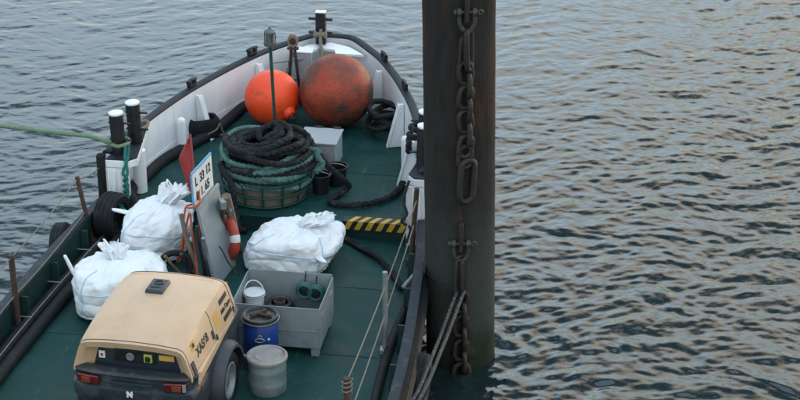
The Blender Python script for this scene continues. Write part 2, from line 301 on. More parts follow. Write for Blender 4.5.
# ------------------------------------------------------------------ water
PILE_C = Vector((.722, 19.25, ZW))
def perlin(x, y, seed):
    g = np.random.default_rng(seed).random((256, 256)) * 2 * math.pi; gx, gy = np.cos(g), np.sin(g)
    xi, yi = np.floor(x), np.floor(y); fx, fy = x - xi, y - yi; a, b = xi.astype(int) % 256, yi.astype(int) % 256; a2, b2 = (a + 1) % 256, (b + 1) % 256
    u, v = fx ** 3 * (fx * (fx * 6 - 15) + 10), fy ** 3 * (fy * (fy * 6 - 15) + 10)
    d = lambda i, j, dx, dy: gx[i, j] * dx + gy[i, j] * dy
    n0 = d(a, b, fx, fy) * (1 - u) + d(a2, b, fx - 1, fy) * u; n1 = d(a, b2, fx, fy - 1) * (1 - u) + d(a2, b2, fx - 1, fy - 1) * u
    return n0 * (1 - v) + n1 * v
def build_water():
    def axis(a, b, st, far):
        mid = np.arange(a, b + 1e-6, st); g = [st]
        while sum(g) < far: g.append(g[-1] * 1.35)
        up = b + np.cumsum(g); dn = (a - np.cumsum(g))[::-1]
        return np.concatenate([dn, mid, up])
    xs = axis(-7.6, 7.6, .024, 2500); ys = axis(17.8, 32.6, .024, 2500)
    X, Y = np.meshgrid(xs, ys); rng = np.random.default_rng(5); Z = np.zeros_like(X)
    env_fine = np.clip(1 - np.maximum(np.maximum(np.abs(X) - 9, 0), np.maximum(np.abs(Y - 25) - 10, 0)) / 8, 0, 1)
    patch = .5 + .5 * np.sin(X * .55 + 1.3 * np.sin(Y * .31 + .7) + .4) * np.sin(Y * .42 - .6 * np.sin(X * .37))
    rough_side = np.clip((X - (Y - 25) * .8 + 3.5) / 9, 0, 1)              # open river to starboard is livelier
    amp = .29 + .22 * patch + .98 * rough_side
    Xw = X + .16 * np.sin(Y * 1.7 + .5 * np.sin(X * 1.1)) + .07 * np.sin(Y * 4.3 + X * 2.1); Yw = Y + .14 * np.sin(X * 1.3 + 1.1) + .06 * np.sin(X * 3.9 - Y * 1.2)
    for i in range(120):
        lam = .085 * (.75 / .085) ** (rng.random() ** 1.05); k = 2 * math.pi / lam
        th = R(100) + rng.normal(0, .62) * (1.25 if lam < .5 else .8)                                          # crests lie roughly across the view
        Z += .00098 * (lam / .30) ** .85 * np.sin(k * (Xw * math.cos(th) + Yw * math.sin(th)) + rng.random() * 6.283)
    Z *= .52
    c_, s_ = math.cos(R(-9)), math.sin(R(-9)); Xr, Yr = Xw * c_ - Yw * s_, Xw * s_ + Yw * c_
    for j, (lx, ly, am) in enumerate(((1.1, .52, .014), (.35, .17, .0128), (.20, .105, .0062), (.125, .07, .0026))):
        Z += am * perlin(Xr / lx + 40 + 3 * j, Yr / ly + 70 + 5 * j, 100 + j) * (1 - .35 * np.abs(perlin(X / 3.1 + 9 * j, Y / 2.2 + 20, 7 + j)) * 2)
    Z *= amp
    rr = np.hypot(X - PILE_C.x, Y - PILE_C.y)
    Z += .009 * np.exp(-np.maximum(rr - .4, 0) / .9) * np.sin(2 * math.pi * (rr + .12 * np.sin(3 * np.arctan2(Y - PILE_C.y, X - PILE_C.x))) / .30)
    dx, dy = X - PILE_C.x, PILE_C.y - Y
    Z += .012 * np.exp(-np.abs(np.abs(dy * .6 + dx * .1) - dx * .42) / .22) * (dx > .2) * np.exp(-dx / 2.6) * np.sin(2 * math.pi * (dx * .9 + dy * .5) / .34)
    Z = Z * env_fine
    nx, ny = len(xs), len(ys)
    co = np.stack([X.ravel(), Y.ravel(), Z.ravel()], 1)
    i = np.arange(nx * ny).reshape(ny, nx)
    q = np.stack([i[:-1, :-1].ravel(), i[:-1, 1:].ravel(), i[1:, 1:].ravel(), i[1:, :-1].ravel()], 1)
    me = bpy.data.meshes.new('water'); me.vertices.add(len(co)); me.vertices.foreach_set('co', co.ravel())
    me.loops.add(q.size); me.loops.foreach_set('vertex_index', q.ravel().astype(np.int32))
    me.polygons.add(len(q)); me.polygons.foreach_set('loop_start', np.arange(0, q.size, 4, dtype=np.int32))
    me.update(calc_edges=True); me.polygons.foreach_set('use_smooth', np.ones(len(q), dtype=bool)); me.materials.append(WATER)
    o = bpy.data.objects.new('water', me); COL.objects.link(o); o.location = (0, 0, ZW); o['kind'] = 'structure'
build_water()

# ------------------------------------------------------------------ workboat
boat = thing('workboat', 'black hulled workboat with green deck and white bow bulwark moored at the pile', 'boat', BO, -A)
SB = [(0, 0), (.03, .22), (.16, .36), (.36, .50), (.7, .74), (1.0, .90), (1.5, 1.13), (2.4, 1.47), (3.5, 1.73), (4.4, 1.88), (5.3, 1.99), (5.9, 2.05), (7.3, 2.16), (8.4, 2.20), (10, 2.22), (12.5, 2.18)]
ctl = [(-b, -s) for s, b in reversed(SB[1:])] + [(b, -s) for s, b in SB[1:]]
def chaikin(p, k):
    for _ in range(k):
        q = [p[0]]
        for a, b in zip(p, p[1:]):
            q.append((a[0] * .75 + b[0] * .25, a[1] * .75 + b[1] * .25)); q.append((a[0] * .25 + b[0] * .75, a[1] * .25 + b[1] * .75))
        p = q + [p[-1]]
    return p
OUT = chaikin(ctl, 2)
def dense(p, st):
    o = []
    for a, b in zip(p, p[1:]):
        k = max(1, int(math.hypot(b[0] - a[0], b[1] - a[1]) / st))
        o += [(a[0] + (b[0] - a[0]) * j / k, a[1] + (b[1] - a[1]) * j / k) for j in range(k)]
    return o + [p[-1]]
OUT = dense(OUT, .12); NO = len(OUT)
def nrm2(i):
    a, b = OUT[max(0, i - 1)], OUT[min(NO - 1, i + 1)]; dx, dy = b[0] - a[0], b[1] - a[1]; l = math.hypot(dx, dy)
    return (dy / l, -dx / l)                  # inward (polyline runs port stern > bow > starboard stern)
def off(i, d):
    n = nrm2(i); return OUT[i][0] + n[0] * d, OUT[i][1] + n[1] * d
def hbs(s):                                   # half breadth at s
    h = [(-y, x) for x, y in OUT if x > 0]; h.sort()
    return float(np.interp(s, [a for a, _ in h], [b for _, b in h]))
S_END = 4.42
fwd = [i for i in range(NO) if -OUT[i][1] <= S_END]
aftP = [i for i in range(NO) if -OUT[i][1] >= S_END - .06 and OUT[i][0] < 0]; aftS = [i for i in range(NO) if -OUT[i][1] >= S_END - .06 and OUT[i][0] > 0]
def sweep(idx, prof, closed=True, cap=True):
    return MB().rings([[Vector((*off(i, d), z)) for d, z in prof] for i in idx], cap=cap and closed, closed=closed)
# hull side: outer skin, waterline to bulwark
hull_low = [(0, ZL), (.01, 1.0), (.05, .6), (.14, .2), (.45, -.25)]
MBh = sweep(range(NO), hull_low, closed=False); hull = MBh.build('hull', HULL, boat)
sweep(fwd, [(0, ZL), (-.02, ZT), (.045, ZT), (.05, ZL)]).build('bulwark', WHITE, boat, angle=50)
sweep(fwd, [(.051, ZL + .02), (.051, ZF - .02), (.06, ZF - .02), (.055, ZL + .02)]).build('bulwark_lining', WHITE, boat)
sweep(fwd, [(-.062, ZT - .05), (-.066, ZT + .01), (-.045, ZT + .036), (.015, ZT + .040), (.044, ZT + .02), (.046, ZT + .002), (-.022, ZT + .002), (-.022, ZT - .05)]).build('cap_rail', CAPR, boat)
sweep(fwd, [(-.002, 1.30), (-.06, 1.29), (-.09, 1.22), (-.06, 1.15), (-.002, 1.14)]).build('rubbing_strake', RUB, boat)
for idx in (aftP, aftS):
    sweep(idx, [(.045, ZL), (.03, ZD - .02), (.05, ZD - .02), (.06, ZL)]).build('low_bulwark', GREEN2, boat)
    sweep(idx, [(-.04, ZL + .002), (-.04, ZL + .035), (.06, ZL + .04), (.07, ZL + .002)]).build('gunwale', GUNW, boat)
    sweep(idx, [(-.002, 1.24), (-.08, 1.22), (-.11, 1.14), (-.08, 1.06), (-.002, 1.04)]).build('rubbing_strake', RUB, boat)
    if idx is aftP: sweep(idx, [(.20, 1.125), (.205, 1.13), (.20, 1.135), (.195, 1.13)]).build('side_pipe', GALV, boat)
    sgn = -1 if idx is aftP else 1                                               # inner ribs of the low bulwark
    for s in np.arange(5.25, 12, .82):
        x = hbs(s) - .055
        MB().box((sgn * (x - .05), -s, ZD + .16), (.10, .03, .32), taper=.75).build('bulwark_rib', GREEN2, boat, bevel=.004)
        if s < 10 and sgn < 0: MB().tube([(sgn * (x + .01), -s - .1, 1.13), (sgn * (x - .15), -s - .1, 1.13)], .008, 6).build('pipe_bracket', GALV, boat)
def deckpoly(s0, s1, z, d, nm, mat, th=.02):
    pp = [off(i, d) for i in range(NO) if s0 + .02 < -off(i, d)[1] < s1 - .02]
    port = [p for p in pp if p[0] < 0]; stb = [p for p in pp if p[0] > 0]
    port.sort(key=lambda p: p[1]); stb.sort(key=lambda p: -p[1])
    loop = [(-hbs(s1) + d, -s1)] + port + (stb if s0 <= 0 else [(-hbs(s0) + d, -s0), (hbs(s0) - d, -s0)] + stb) + [(hbs(s1) - d, -s1)]
    return MB().rings([[Vector((x, y, z - th)) for x, y in loop], [Vector((x, y, z)) for x, y in loop]]).build(nm, mat, boat, smooth=False)
SSTEP = 4.32
for nm_, z_, ss in (('fore', ZF, (1.6, 3.0)), ('main', ZD, (5.55, 7.05, 8.55))):
    for q in ss: MB().box((0, -q, z_ + .002), (2 * hbs(q) - .3, .014, .006)).build('weld_bead', GREEN, boat, bevel=.002)
for x_ in (-.75, .75):
    MB().box((x_, -2.9, ZF + .0015), (.012, 2.7, .005)).build('weld_bead', GREEN, boat, bevel=.002); MB().box((x_, -7.4, ZD + .0015), (.012, 6.0, .005)).build('weld_bead', GREEN, boat, bevel=.002)
deckpoly(0, SSTEP, ZF, .06, 'foredeck', GREEN)
deckpoly(SSTEP - .2, 12.45, ZD, .05, 'main_deck', GREEN)
MB().box((0, -SSTEP + .01, (ZD + ZF) / 2 - .012), (2 * hbs(SSTEP) - .14, .012, ZF - ZD - .02)).build('step_riser', GREEN2, boat, smooth=False)
MB().box((0, -SSTEP - .012, ZF - .015), (2 * hbs(SSTEP) - .16, .03, .028)).build('step_nosing', GREEN, boat, bevel=.006)
MB().box((0, -12.47, .8), (4.3, .06, 1.1)).build('transom', HULL, boat, bevel=.02)
# hazard stripes folded over the step edge
def hazard(x0, x1, nstripe):
    wdt = (x1 - x0); hz, ht = .105, .135
    yb = -SSTEP - .029
    MB().box(((x0 + x1) / 2, -SSTEP + ht / 2 - .028, ZF + .004), (wdt, ht, .004)).build('hazard_backing', HBLK, boat, smooth=False)
    MB().box(((x0 + x1) / 2, yb - .001, ZF - hz / 2 + .005), (wdt, .004, hz)).build('hazard_backing', HBLK, boat, smooth=False)
    p = wdt / nstripe; sk = p * .95
    for k in range(nstripe):
        a = x0 + k * p + .006; b = a + p * .52
        zt = ZF + .0085; y2 = -SSTEP + ht - .03; ye = yb - .0035
        m = MB(); c = min(b + sk * .55, x1)
        m.add([(a + sk * .45, ye, zt), (min(b + sk * .45, x1), ye, zt), (min(b + sk * 1.05, x1), y2, zt), (min(a + sk * 1.05, x1), y2, zt)], [(0, 1, 2, 3)])
        zb = ZF - hz + .008
        m.add([(a + sk * .45, ye, zt), (min(b + sk * .45, x1), ye, zt), (b, ye, zb), (a, ye, zb)], [(0, 3, 2, 1)])
        m.build('hazard_stripe', YEL, boat, smooth=False)
hazard(.93, 1.68, 6); hazard(-1.68, -.93, 6)
# stiffeners inside the bulwark: white triangular brackets and two short vent pipes
def frame_at(s, side):
    x = hbs(s); i = min(range(NO), key=lambda k: abs(-OUT[k][1] - s) + (9 if OUT[k][0] * side < 0 else 0)); n = nrm2(i)
    return Vector((*off(i, .06), 0)), Vector((n[0], n[1], 0))
for s, side in ((.95, -1), (2.15, -1), (3.2, -1), (.95, 1), (2.1, 1), (3.2, 1)):
    p, n = frame_at(s, side); t = Vector((-n.y, n.x, 0)) * .018
    if s > 3 and side < 0: continue
    top, bot = .05, .20
    vs = []
    for sg in (-1, 1): vs += [p + t * sg + Vector((0, 0, ZF)), p + n * bot + t * sg + Vector((0, 0, ZF)), p + n * top + t * sg + Vector((0, 0, ZT - .06)), p + t * sg + Vector((0, 0, ZT - .06))]
    MB().add(vs, [(0, 1, 2, 3), (7, 6, 5, 4), (0, 4, 5, 1), (1, 5, 6, 2), (2, 6, 7, 3), (3, 7, 4, 0)]).build('bulwark_bracket', WHITE, boat, bevel=.005)
    q = p + n * (bot) ; q2 = p + n * top                                        # face flange of the bracket
    u = Vector((-n.y, n.x, 0)) * .045; vs = []
    for d in (.004, .018): vs += [q - u + n * d + Vector((0, 0, ZF)), q + u + n * d + Vector((0, 0, ZF)), q2 + u + n * d + Vector((0, 0, ZT - .06)), q2 - u + n * d + Vector((0, 0, ZT - .06))]
    MB().add(vs, [(0, 1, 2, 3), (7, 6, 5, 4), (0, 4, 5, 1), (1, 5, 6, 2), (2, 6, 7, 3), (3, 7, 4, 0)]).build('bracket_flange', WHITE, boat, bevel=.004)
for s, side in ((2.62, -1), (2.75, 1)):
    p, n = frame_at(s, side); q = p + n * .08
    MB().lathe([(.055, ZF), (.055, ZT - .22), (.05, ZT - .185), (.03, ZT - .165), (.005, ZT - .16)], (q.x, q.y, 0), 20).build('vent_pipe', WHITE, boat)
# cleats on the cap rail
for px, py in ((188, 84), (249, 55), (377, 60), (414, 88)):
    q = WL(U(px, py, ZT + .05)); i = min(range(NO), key=lambda k: (OUT[k][0] - q.x) ** 2 + (OUT[k][1] - q.y) ** 2); n = nrm2(i); c = off(i, -.005)
    a = math.atan2(-n[0], n[1]) + math.pi / 2; rt = rotz(math.atan2(n[1], n[0]) + math.pi / 2)
    m = MB().box((c[0], c[1], ZT + .062), (.14, .06, .03), rt)
    for k in (-.055, .055): m.box(Vector((c[0], c[1], ZT + .095)) + rt @ Vector((k, 0, 0)), (.045, .05, .06), rt)
    m.tube([Vector((c[0], c[1], ZT + .125)) + rt @ Vector((k, 0, .012 * (1 - (k / .10) ** 2))) for k in np.linspace(-.10, .10, 9)], .022, 8)
    m.build('cleat', BLACKP, boat, bevel=.004)
# mooring bollards on corner shelves
def shelf(sgn):
    s0, s1 = (3.55, 4.44) if sgn < 0 else (3.35, 4.42); xo0, xo1 = (hbs(s0) - .05, hbs(s1) - .04) if sgn < 0 else (hbs(s0) + .11, hbs(s1) + .06); xi = 1.48 if sgn < 0 else 1.69
    lo = [(sgn * xo0, -s0), (sgn * xo1, -s1), (sgn * (xi + .08), -s1), (sgn * xi, -s1 + .10), (sgn * (xi + .12), -s0)]
    if sgn > 0: lo = lo[::-1]
    MB().rings([[Vector((x, y, ZT - .10)) for x, y in lo], [Vector((x, y, ZT - .012)) for x, y in lo]]).build('bollard_shelf', WHITE, boat, bevel=.006)
    cxx = sum(x for x, y in lo) / 5; lo2 = [(cxx + (x - cxx) * .96, y) for x, y in lo]
    MB().rings([[Vector((x, y + .01, ZT - .010)) for x, y in lo2], [Vector((x, y + .01, ZT + .006)) for x, y in lo2]]).build('shelf_top', CAPR, boat, smooth=False)
    MB().box((sgn * (xo1 - .10 - (.05 if sgn > 0 else 0)), -s1 + .03, (ZD + ZT) / 2 - .06), (.22, .03, ZT - ZD - .10)).build('bulwark_end', WHITE, boat, bevel=.008)
    for k in range(3): MB().box((sgn * (xo1 - .17 + .07 * k), -s1 + .008, (ZD + ZT) / 2 - .07), (.026, .02, ZT - ZD - .14)).build('end_rib', WHITE, boat, bevel=.007)
    MB().box((sgn * (xo1 + .055), -s1 + .02, (ZL + ZT) / 2 - .1), (.10, .10, ZT - ZL + .32)).build('corner_fender', RUB, boat, bevel=.03)
    for x, s in (((1.70, 4.24), (1.60, 3.90)) if sgn < 0 else ((1.80, 4.06), (1.75, 3.64))):
        c = (sgn * x, -s, 0); r = .083; zt = ZT + .50; lean = sgn * .035
        rt = roty(lean)
        MB().lathe([(r, ZT + .004 - 1.2), (r, ZT + .503 - 1.2)], (c[0], c[1], 1.2), 28, rt).build('bollard', BLACKP, boat)
        MB().lathe([(r + .001, ZT + .492 - 1.2), (r + .002, ZT + .512 - 1.2), (r - .01, ZT + .517 - 1.2), (.004, ZT + .520 - 1.2)], (c[0], c[1], 1.2), 28, rt).build('bollard_cap', WHITE2, boat)
        zb = ZF if s < SSTEP else ZD
        MB().lathe([(r - .002, zb), (r - .002, ZT - .1)], (c[0], c[1], 0), 28).build('bollard_foot', WHITE, boat)
        for zz in (.17, .38):
            MB().tube([Vector((c[0] - r - .05, c[1], ZT + zz)), Vector((c[0] + r + .05, c[1], ZT + zz))], .014, 8).build('bollard_pin', BLACKP, boat)
shelf(-1); shelf(1)
# stem post with two cross pins
stem = Vector((-.12, -.22, 0))
MB().box((stem.x, stem.y, ZT + .16), (.135, .10, .50), taper=.98).build('stem_post', BLACKP, boat, bevel=.012)
MB().box((stem.x, stem.y, ZT + .417), (.14, .105, .012)).build('post_cap', WHITE2, boat, bevel=.004)
for z in (.13, .32): MB().tube([(stem.x - .16, stem.y - .02, ZT + z), (stem.x + .16, stem.y - .02, ZT + z)], .021, 8).build('cross_pin', BLACKP, boat)
# breasthook plate, bow housing, roller
MB().rings([[Vector((x, y, z)) for x, y in ((-.40, -.47), (-.28, -.30), (.0, -.16), (.28, -.30), (.52, -.56), (.14, -.56), (.1, -.42), (-.12, -.40), (-.18, -.52))] for z in (ZT - .06, ZT - .03)]).build('breasthook', WHITE2, boat, smooth=False)
MB().box((-.27, -.55, (ZF + ZT) / 2 - .02), (.20, .18, ZT - ZF - .02)).build('bow_housing', GREYL, boat, bevel=.01)
MB().box((-.27, -.55, ZT - .012), (.22, .20, .02)).build('housing_lid', WHITE2, boat, bevel=.004)
MB().lathe([(.03, -.09), (.055, -.08), (.035, -.04), (.035, .04), (.055, .08), (.03, .09)], (stem.x + .01, stem.y - .10, ZT + .13), 18, roty(math.pi / 2)).build('bow_roller', HROPE, boat)

# rail posts
def post(px, py, zb, tx, ty, zt, r, mat, nm='rail_post'):
    b, t = WL(U(px, py, zb)), WL(U(tx, ty, zt))
    if (t - b).xy.length > .4: t = Vector((b.x, b.y, zt))
    o = MB().tube([b, b.lerp(t, .5), t], r, 10).build(nm, mat, boat)
    MB().box((b.x, b.y, zb + .03), (r * 3.6, r * 3.6, .06)).build('post_socket', mat, boat, bevel=.006)
    return LW(t.x, -t.y, t.z), LW(b.x, -b.y, b.z)
pA = post(93, 243, 1.0, 77, 177, 1.86, .026, RUST); pB = post(19, 332, 1.0, 11, 255, 1.93, .032, RUST)
pC = post(-62, 425, 1.0, -74, 342, 1.95, .03, RUST)
pD = post(411, 263, 1.0, 417, 188, 1.9, .030, RUST); pE = post(385, 353, 1.0, 385, 272, 1.93, .028, GALV); pF = post(347, 462, 1.0, 347, 378, 1.93, .034, RUST)

# ------------------------------------------------------------------ pile with chains
pile = thing('mooring_pile', 'tall round rusty steel pile standing in the water beside the boat', 'pile', (PILE_C.x, PILE_C.y, ZW - 3), 0)
pile.rotation_euler = (0, R(-.95), 0)
PR = .378
MB().lathe([(PR, 0)] + [(PR + .0015 * math.sin(z * 9), z) for z in np.linspace(.1, 8.4, 60)] + [(PR, 8.5)], (0, 0, 0), 72).build('shaft', PILE, pile)
for z in (4.05,): MB().lathe([(PR - .01, z - .012), (PR + .004, z - .006), (PR + .004, z + .006), (PR - .01, z + .012)], (0, 0, 0), 72).build('weld_seam', PILE, pile)
def pile_pt(px, py, out=0.0):                 # pixel -> point on the front of the pile
    d = (U(px, py, 0) - Vector((0, 0, H))).normalized(); z = 3.0; cx = PILE_C.x
    for _ in range(6):
        cx = PILE_C.x - math.tan(R(.95)) * (z - ZW)
        rr = PR + out; o = Vector((0 - cx, 0 - PILE_C.y)); dd = Vector((d.x, d.y)); a = dd.dot(dd); b = 2 * o.dot(dd); c = o.dot(o) - rr * rr
        disc = max(b * b - 4 * a * c, 0); t = (-b - math.sqrt(disc)) / (2 * a); z = H + d.z * t
    return Vector((d.x * t, d.y * t, z))
def link_mesh(Lh, Wh, r):
    pts = []
    for k in range(28):
        a = 2 * math.pi * k / 28; x = Wh * math.cos(a); z = Wh * math.sin(a) + (Lh - Wh) * (1 if math.sin(a) >= 0 else -1) * min(1, abs(math.sin(a)) * 2.2)
        pts.append((x, 0, z))
    return MB().tube(pts, r, 10, closed=True)
def add_link(parent, c, Lh, Wh, r, yaw, tilt=0.0, mat=CHAINM, roll=0.0, name='chain_link'):
    o = link_mesh(Lh, Wh, r).build(name, mat, parent)
    o.location = Vector(c) - parent.location; o.rotation_euler = (tilt, roll, yaw); return o
def shackle(c, label, px_scale=1.0):
    t = thing('shackle', label, 'shackle', c)
    pts = [(-.075, 0, .045)] + [(-.075 * math.cos(a) * (1.0 + .12 * math.sin(a)), 0, -.13 * math.sin(a) - .02) for a in np.linspace(0, math.pi, 16)] + [(.075, 0, .045)]
    MB().tube(pts, .024, 10).build('bow', CHAIN2, t)
    for s in (-1, 1): MB().lathe([(.02, -.024), (.044, -.02), (.044, .02), (.02, .024)], (s * .078, 0, .05), 18, roty(math.pi / 2)).build('eye', CHAIN2, t)
    MB().lathe([(.02, -.135), (.032, -.13), (.032, -.105), (.02, -.10), (.02, .11)], (0, 0, .05), 14, roty(math.pi / 2)).build('pin', CHAIN2, t)
    MB().torus((.135, 0, .05), .022, .012, rotx(math.pi / 2), 18, 8).build('pin_eye', CHAIN2, t)
    return t
# upper chain
c0 = pile_pt(467, 17, .055)
MB().box(c0 + Vector((0, .0, .16)), (.05, .09, .42)).build('pile_lug', CHAINM, None, bevel=.01, org=None)
lug = bpy.data.objects['pile_lug']; lug.parent = pile; lug.matrix_parent_inverse = (Matrix.Translation(pile.location) @ Matrix.Rotation(R(-.95), 4, 'Y')).inverted()
shackle(c0, 'grey bow shackle on the upper lug of the pile, holding the long hanging chain')
ch = thing('hanging_chain', 'dark rusty chain hanging from the upper shackle down the pile to an end ring', 'chain', pile_pt(467, 45, .05))
def hang(parent, specs):
    for px, py, Lh, Wh, r, yaw, out, roll in specs: add_link(parent, pile_pt(px, py, out), Lh, Wh, r, R(yaw), R(0), roll=R(roll))
specs = [(469, 50, .215, .055, .031, 62, .055, -4), (463, 53, .17, .045, .022, 50, .03, 5)]
yy = 73; k = 0
while yy < 152: specs.append((467 + (1.5 if k % 2 else -1.5), yy, .118, .068, .028, 18 if k % 2 == 0 else 102, .045, (-6, 5, 8, -7)[k % 4])); yy += 12.2; k += 1
specs += [(465, 157, .12, .068, .028, 15, .045, 4), (467, 181, .235, .080, .034, 25, .05, 3)]
hang(ch, specs)
c1 = pile_pt(461, 248, .055)
MB().box(c1 + Vector((0, 0, .13)), (.05, .09, .34)).build('pile_lug', CHAINM, None, bevel=.01)
lug = bpy.data.objects['pile_lug.001']; lug.parent = pile; lug.matrix_parent_inverse = (Matrix.Translation(pile.location) @ Matrix.Rotation(R(-.95), 4, 'Y')).inverted()
shackle(c1, 'olive grey bow shackle on the lower lug of the pile, above the wire ropes')
ch2 = thing('hanging_chain', 'short dark chain hanging from the lower shackle down to the water', 'chain', pile_pt(461, 270, .05))
specs = [(459, 276, .235, .052, .025, 40, .055, 4), (463, 278, .22, .05, .024, 70, .035, -3)]
yy = 302; k = 0
while yy < 368: specs.append((462 + (1.2 if k % 2 else -1.2), yy, .118, .070, .028, 12 if k % 2 == 0 else 100, .045, (5, -6, 6, -4)[k % 4])); yy += 12; k += 1
specs += [(461, 374, .13, .088, .031, 12, .05, 0)]
hang(ch2, specs)
add_link(ch2, pile_pt(460, 383, .06) , .12, .05, .024, R(75), R(8), roll=R(20))

# wire ropes from the lower shackle to the boat's quarter
for k, (px, py, qx) in enumerate(((457, 291, 413), (464, 291, 419))):
    a = pile_pt(px, py, .075); e = LW(2.17 + .08 * k, 9.0, 1.40); m = U(qx, 400, 1.52); mid = a.lerp(m, .5) + Vector((0, 0, -.05))
    rope('mooring_wire', [a, a.lerp(m, .25) + Vector((0, 0, -.03)), mid, m, e], .022, WIRE, 'grey mooring wire running down from the lower pile shackle, ' + ('left' if k == 0 else 'right') + ' of the two', 'wire', strands=4, pitch=.12, n=10)

# ------------------------------------------------------------------ buoys
def buoy(px, py, r, mat, label, eye_dir):
    b = U(px, py, ZF); b.z = ZF
    t = thing('mooring_buoy', label, 'buoy', b + Vector((0, 0, 0)), 0)
    prof = []; n = 40
    for i in range(n + 1):
        a = -math.pi / 2 + math.pi * i / n; rr = max(r * math.cos(a), .002); prof.append((rr, r + r * math.sin(a)))
    rt = eye_dir
    mtx = Matrix.Translation((0, 0, r)) @ rt.to_4x4() @ Matrix.Translation((0, 0, -r))
    m = MB(); rs = [[mtx @ Vector((q * math.cos(2 * math.pi * j / 64), q * math.sin(2 * math.pi * j / 64), z)) for j in range(64)] for q, z in prof]
    m.rings(rs); o = m.build('float_body', mat, t, angle=180)
    m = MB(); m.rings([[mtx @ Vector((q * math.cos(2 * math.pi * j / 24), q * math.sin(2 * math.pi * j / 24), z)) for j in range(24)] for q, z in ((.10, 2 * r - .03), (.075, 2 * r + .03), (.055, 2 * r + .05), (.02, 2 * r + .052))]).build('crown', mat, t)
    m = MB(); m.torus((0, 0, 0), .05, .018, rotx(math.pi / 2), 20, 8); m.v = [tuple(mtx @ (Vector(p) + Vector((0, 0, 2 * r + .075)))) for p in m.v]; m.build('lifting_eye', RUB, t)
    m = MB(); rs = [[mtx @ Vector((q * math.cos(2 * math.pi * j / 64), q * math.sin(2 * math.pi * j / 64), r + dz)) for j in range(64)] for q, dz in ((r * .998, -.016), (r * 1.006, -.007), (r * 1.006, .007), (r * .998, .016))]
    m.rings(rs, cap=False).build('mould_seam', mat, t, angle=180)
    return t
buoy(273, 123, .355, ORNG, 'smaller bright orange round buoy on the foredeck behind the lamp mast', Matrix.Rotation(R(115), 3, 'X') @ Matrix.Rotation(R(40), 3, 'Y'))
buoy(337, 125, .472, ORNG2, 'larger dirty brown orange round buoy at the bow', Matrix.Rotation(R(-118), 3, 'X') @ Matrix.Rotation(R(-30), 3, 'Y'))

# ------------------------------------------------------------------ lamp mast
b = U(277, 156, ZF); tp = U(270, 50, 2.62)
lm = thing('lamp_mast', 'slim dark green mast with a grey signal lantern in front of the orange buoy', 'lamp', b)
dv = Vector((tp.x - b.x, .06, 1.44)); MB().tube([Vector((0, 0, 0)), dv * .5, dv], .021, 10).build('pole', MASTG, lm)
MB().lathe([(.085, 0), (.085, .012), (.03, .02), (.022, .06)], (0, 0, 0), 18).build('base_plate', MASTG, lm)
ln = MB().lathe([(.02, 0), (.075, .0), (.08, .02), (.08, .045), (.055, .05), (.052, .15), (.072, .155), (.075, .175), (.06, .195), (.02, .21), (.016, .235), (.004, .24)], dv, 20).build('lantern', LANT, lm)
for k in range(4): MB().tube([dv + Vector((.068 * math.cos(k * 1.571 + .4), .068 * math.sin(k * 1.571 + .4), .03)), dv + Vector((.068 * math.cos(k * 1.571 + .4), .068 * math.sin(k * 1.571 + .4), .165))], .006, 6).build('guard_bar', DARKM, lm)

# ------------------------------------------------------------------ bow davit, anchor chain heap, windlass
wl_ = LW(-.34, .98, ZF); dv0 = thing('bow_davit', 'small rusty A frame davit with a pulley block at the bow', 'davit', wl_, -A)
for sx in (-1, 1):
    MB().tube([Vector((.10 * sx, -.02 * sx, 0)), Vector((.025 * sx, 0, .76)), Vector((.025 * sx, 0, .84))], .021, 8).build('leg', DARKM, dv0)
MB().tube([Vector((-.09, 0, .36)), Vector((.09, 0, .36))], .012, 8).build('cross_bar', DARKM, dv0)
MB().torus((0, 0, .90), .05, .022, rotx(math.pi / 2), 22, 8, sy=1.35).build('pulley_block', HROPE, dv0)
MB().lathe([(.012, -.03), (.045, -.024), (.03, 0), (.045, .024), (.012, .03)], (0, 0, .90), 18, rotx(math.pi / 2)).build('sheave', DARKM, dv0)
MB().box((0, 0, .80), (.15, .06, .03)).build('head_plate', RUST, dv0, bevel=.006)
wn = thing('anchor_windlass', 'dark grey anchor windlass between the bow housing and the buoys', 'windlass', LW(.02, .83, ZF), -A)
for s in (-1, 1): MB().box((s * .15, 0, .17), (.035, .22, .34), taper=.7).build('cheek_plate', DARKM, wn, bevel=.01)
MB().lathe([(.05, -.21), (.09, -.20), (.06, -.15), (.06, .15), (.09, .20), (.05, .21)], (0, 0, .30), 22, roty(math.pi / 2)).build('drum', GALV, wn)
MB().torus((.21, 0, .30), .11, .013, roty(math.pi / 2), 26, 8).build('hand_wheel', GALV, wn)
for k in range(4): MB().tube([Vector((.21, 0, .30)), Vector((.21, .11 * math.cos(k * 1.571), .30 + .11 * math.sin(k * 1.571)))], .008, 6).build('spoke', GALV, wn)
pts = [LW(stem.x + .015, .30, ZT + .20)] + [LW(stem.x + .02, .36, ZT + .08), LW(-.06, .50, ZT - .10), LW(-.02, .72, ZF + .42), LW(0, .83, ZF + .37)]
rope('bow_line', pts, .026, HROPE, 'short hemp line leading from the stem post roller down to the windlass')
rr = random.Random(3); pts = []
for k in range(46):
    a = k * .62; q = .10 + .05 * math.sin(k * 1.3); pts.append(LW(-.52 + q * math.cos(a) * 1.0, .98 + q * math.sin(a), ZF + .05 + .005 * k))
rope('coiled_line', pts, .024, DARKM, 'dark line coiled in a heap beside the bow davit', strands=3)

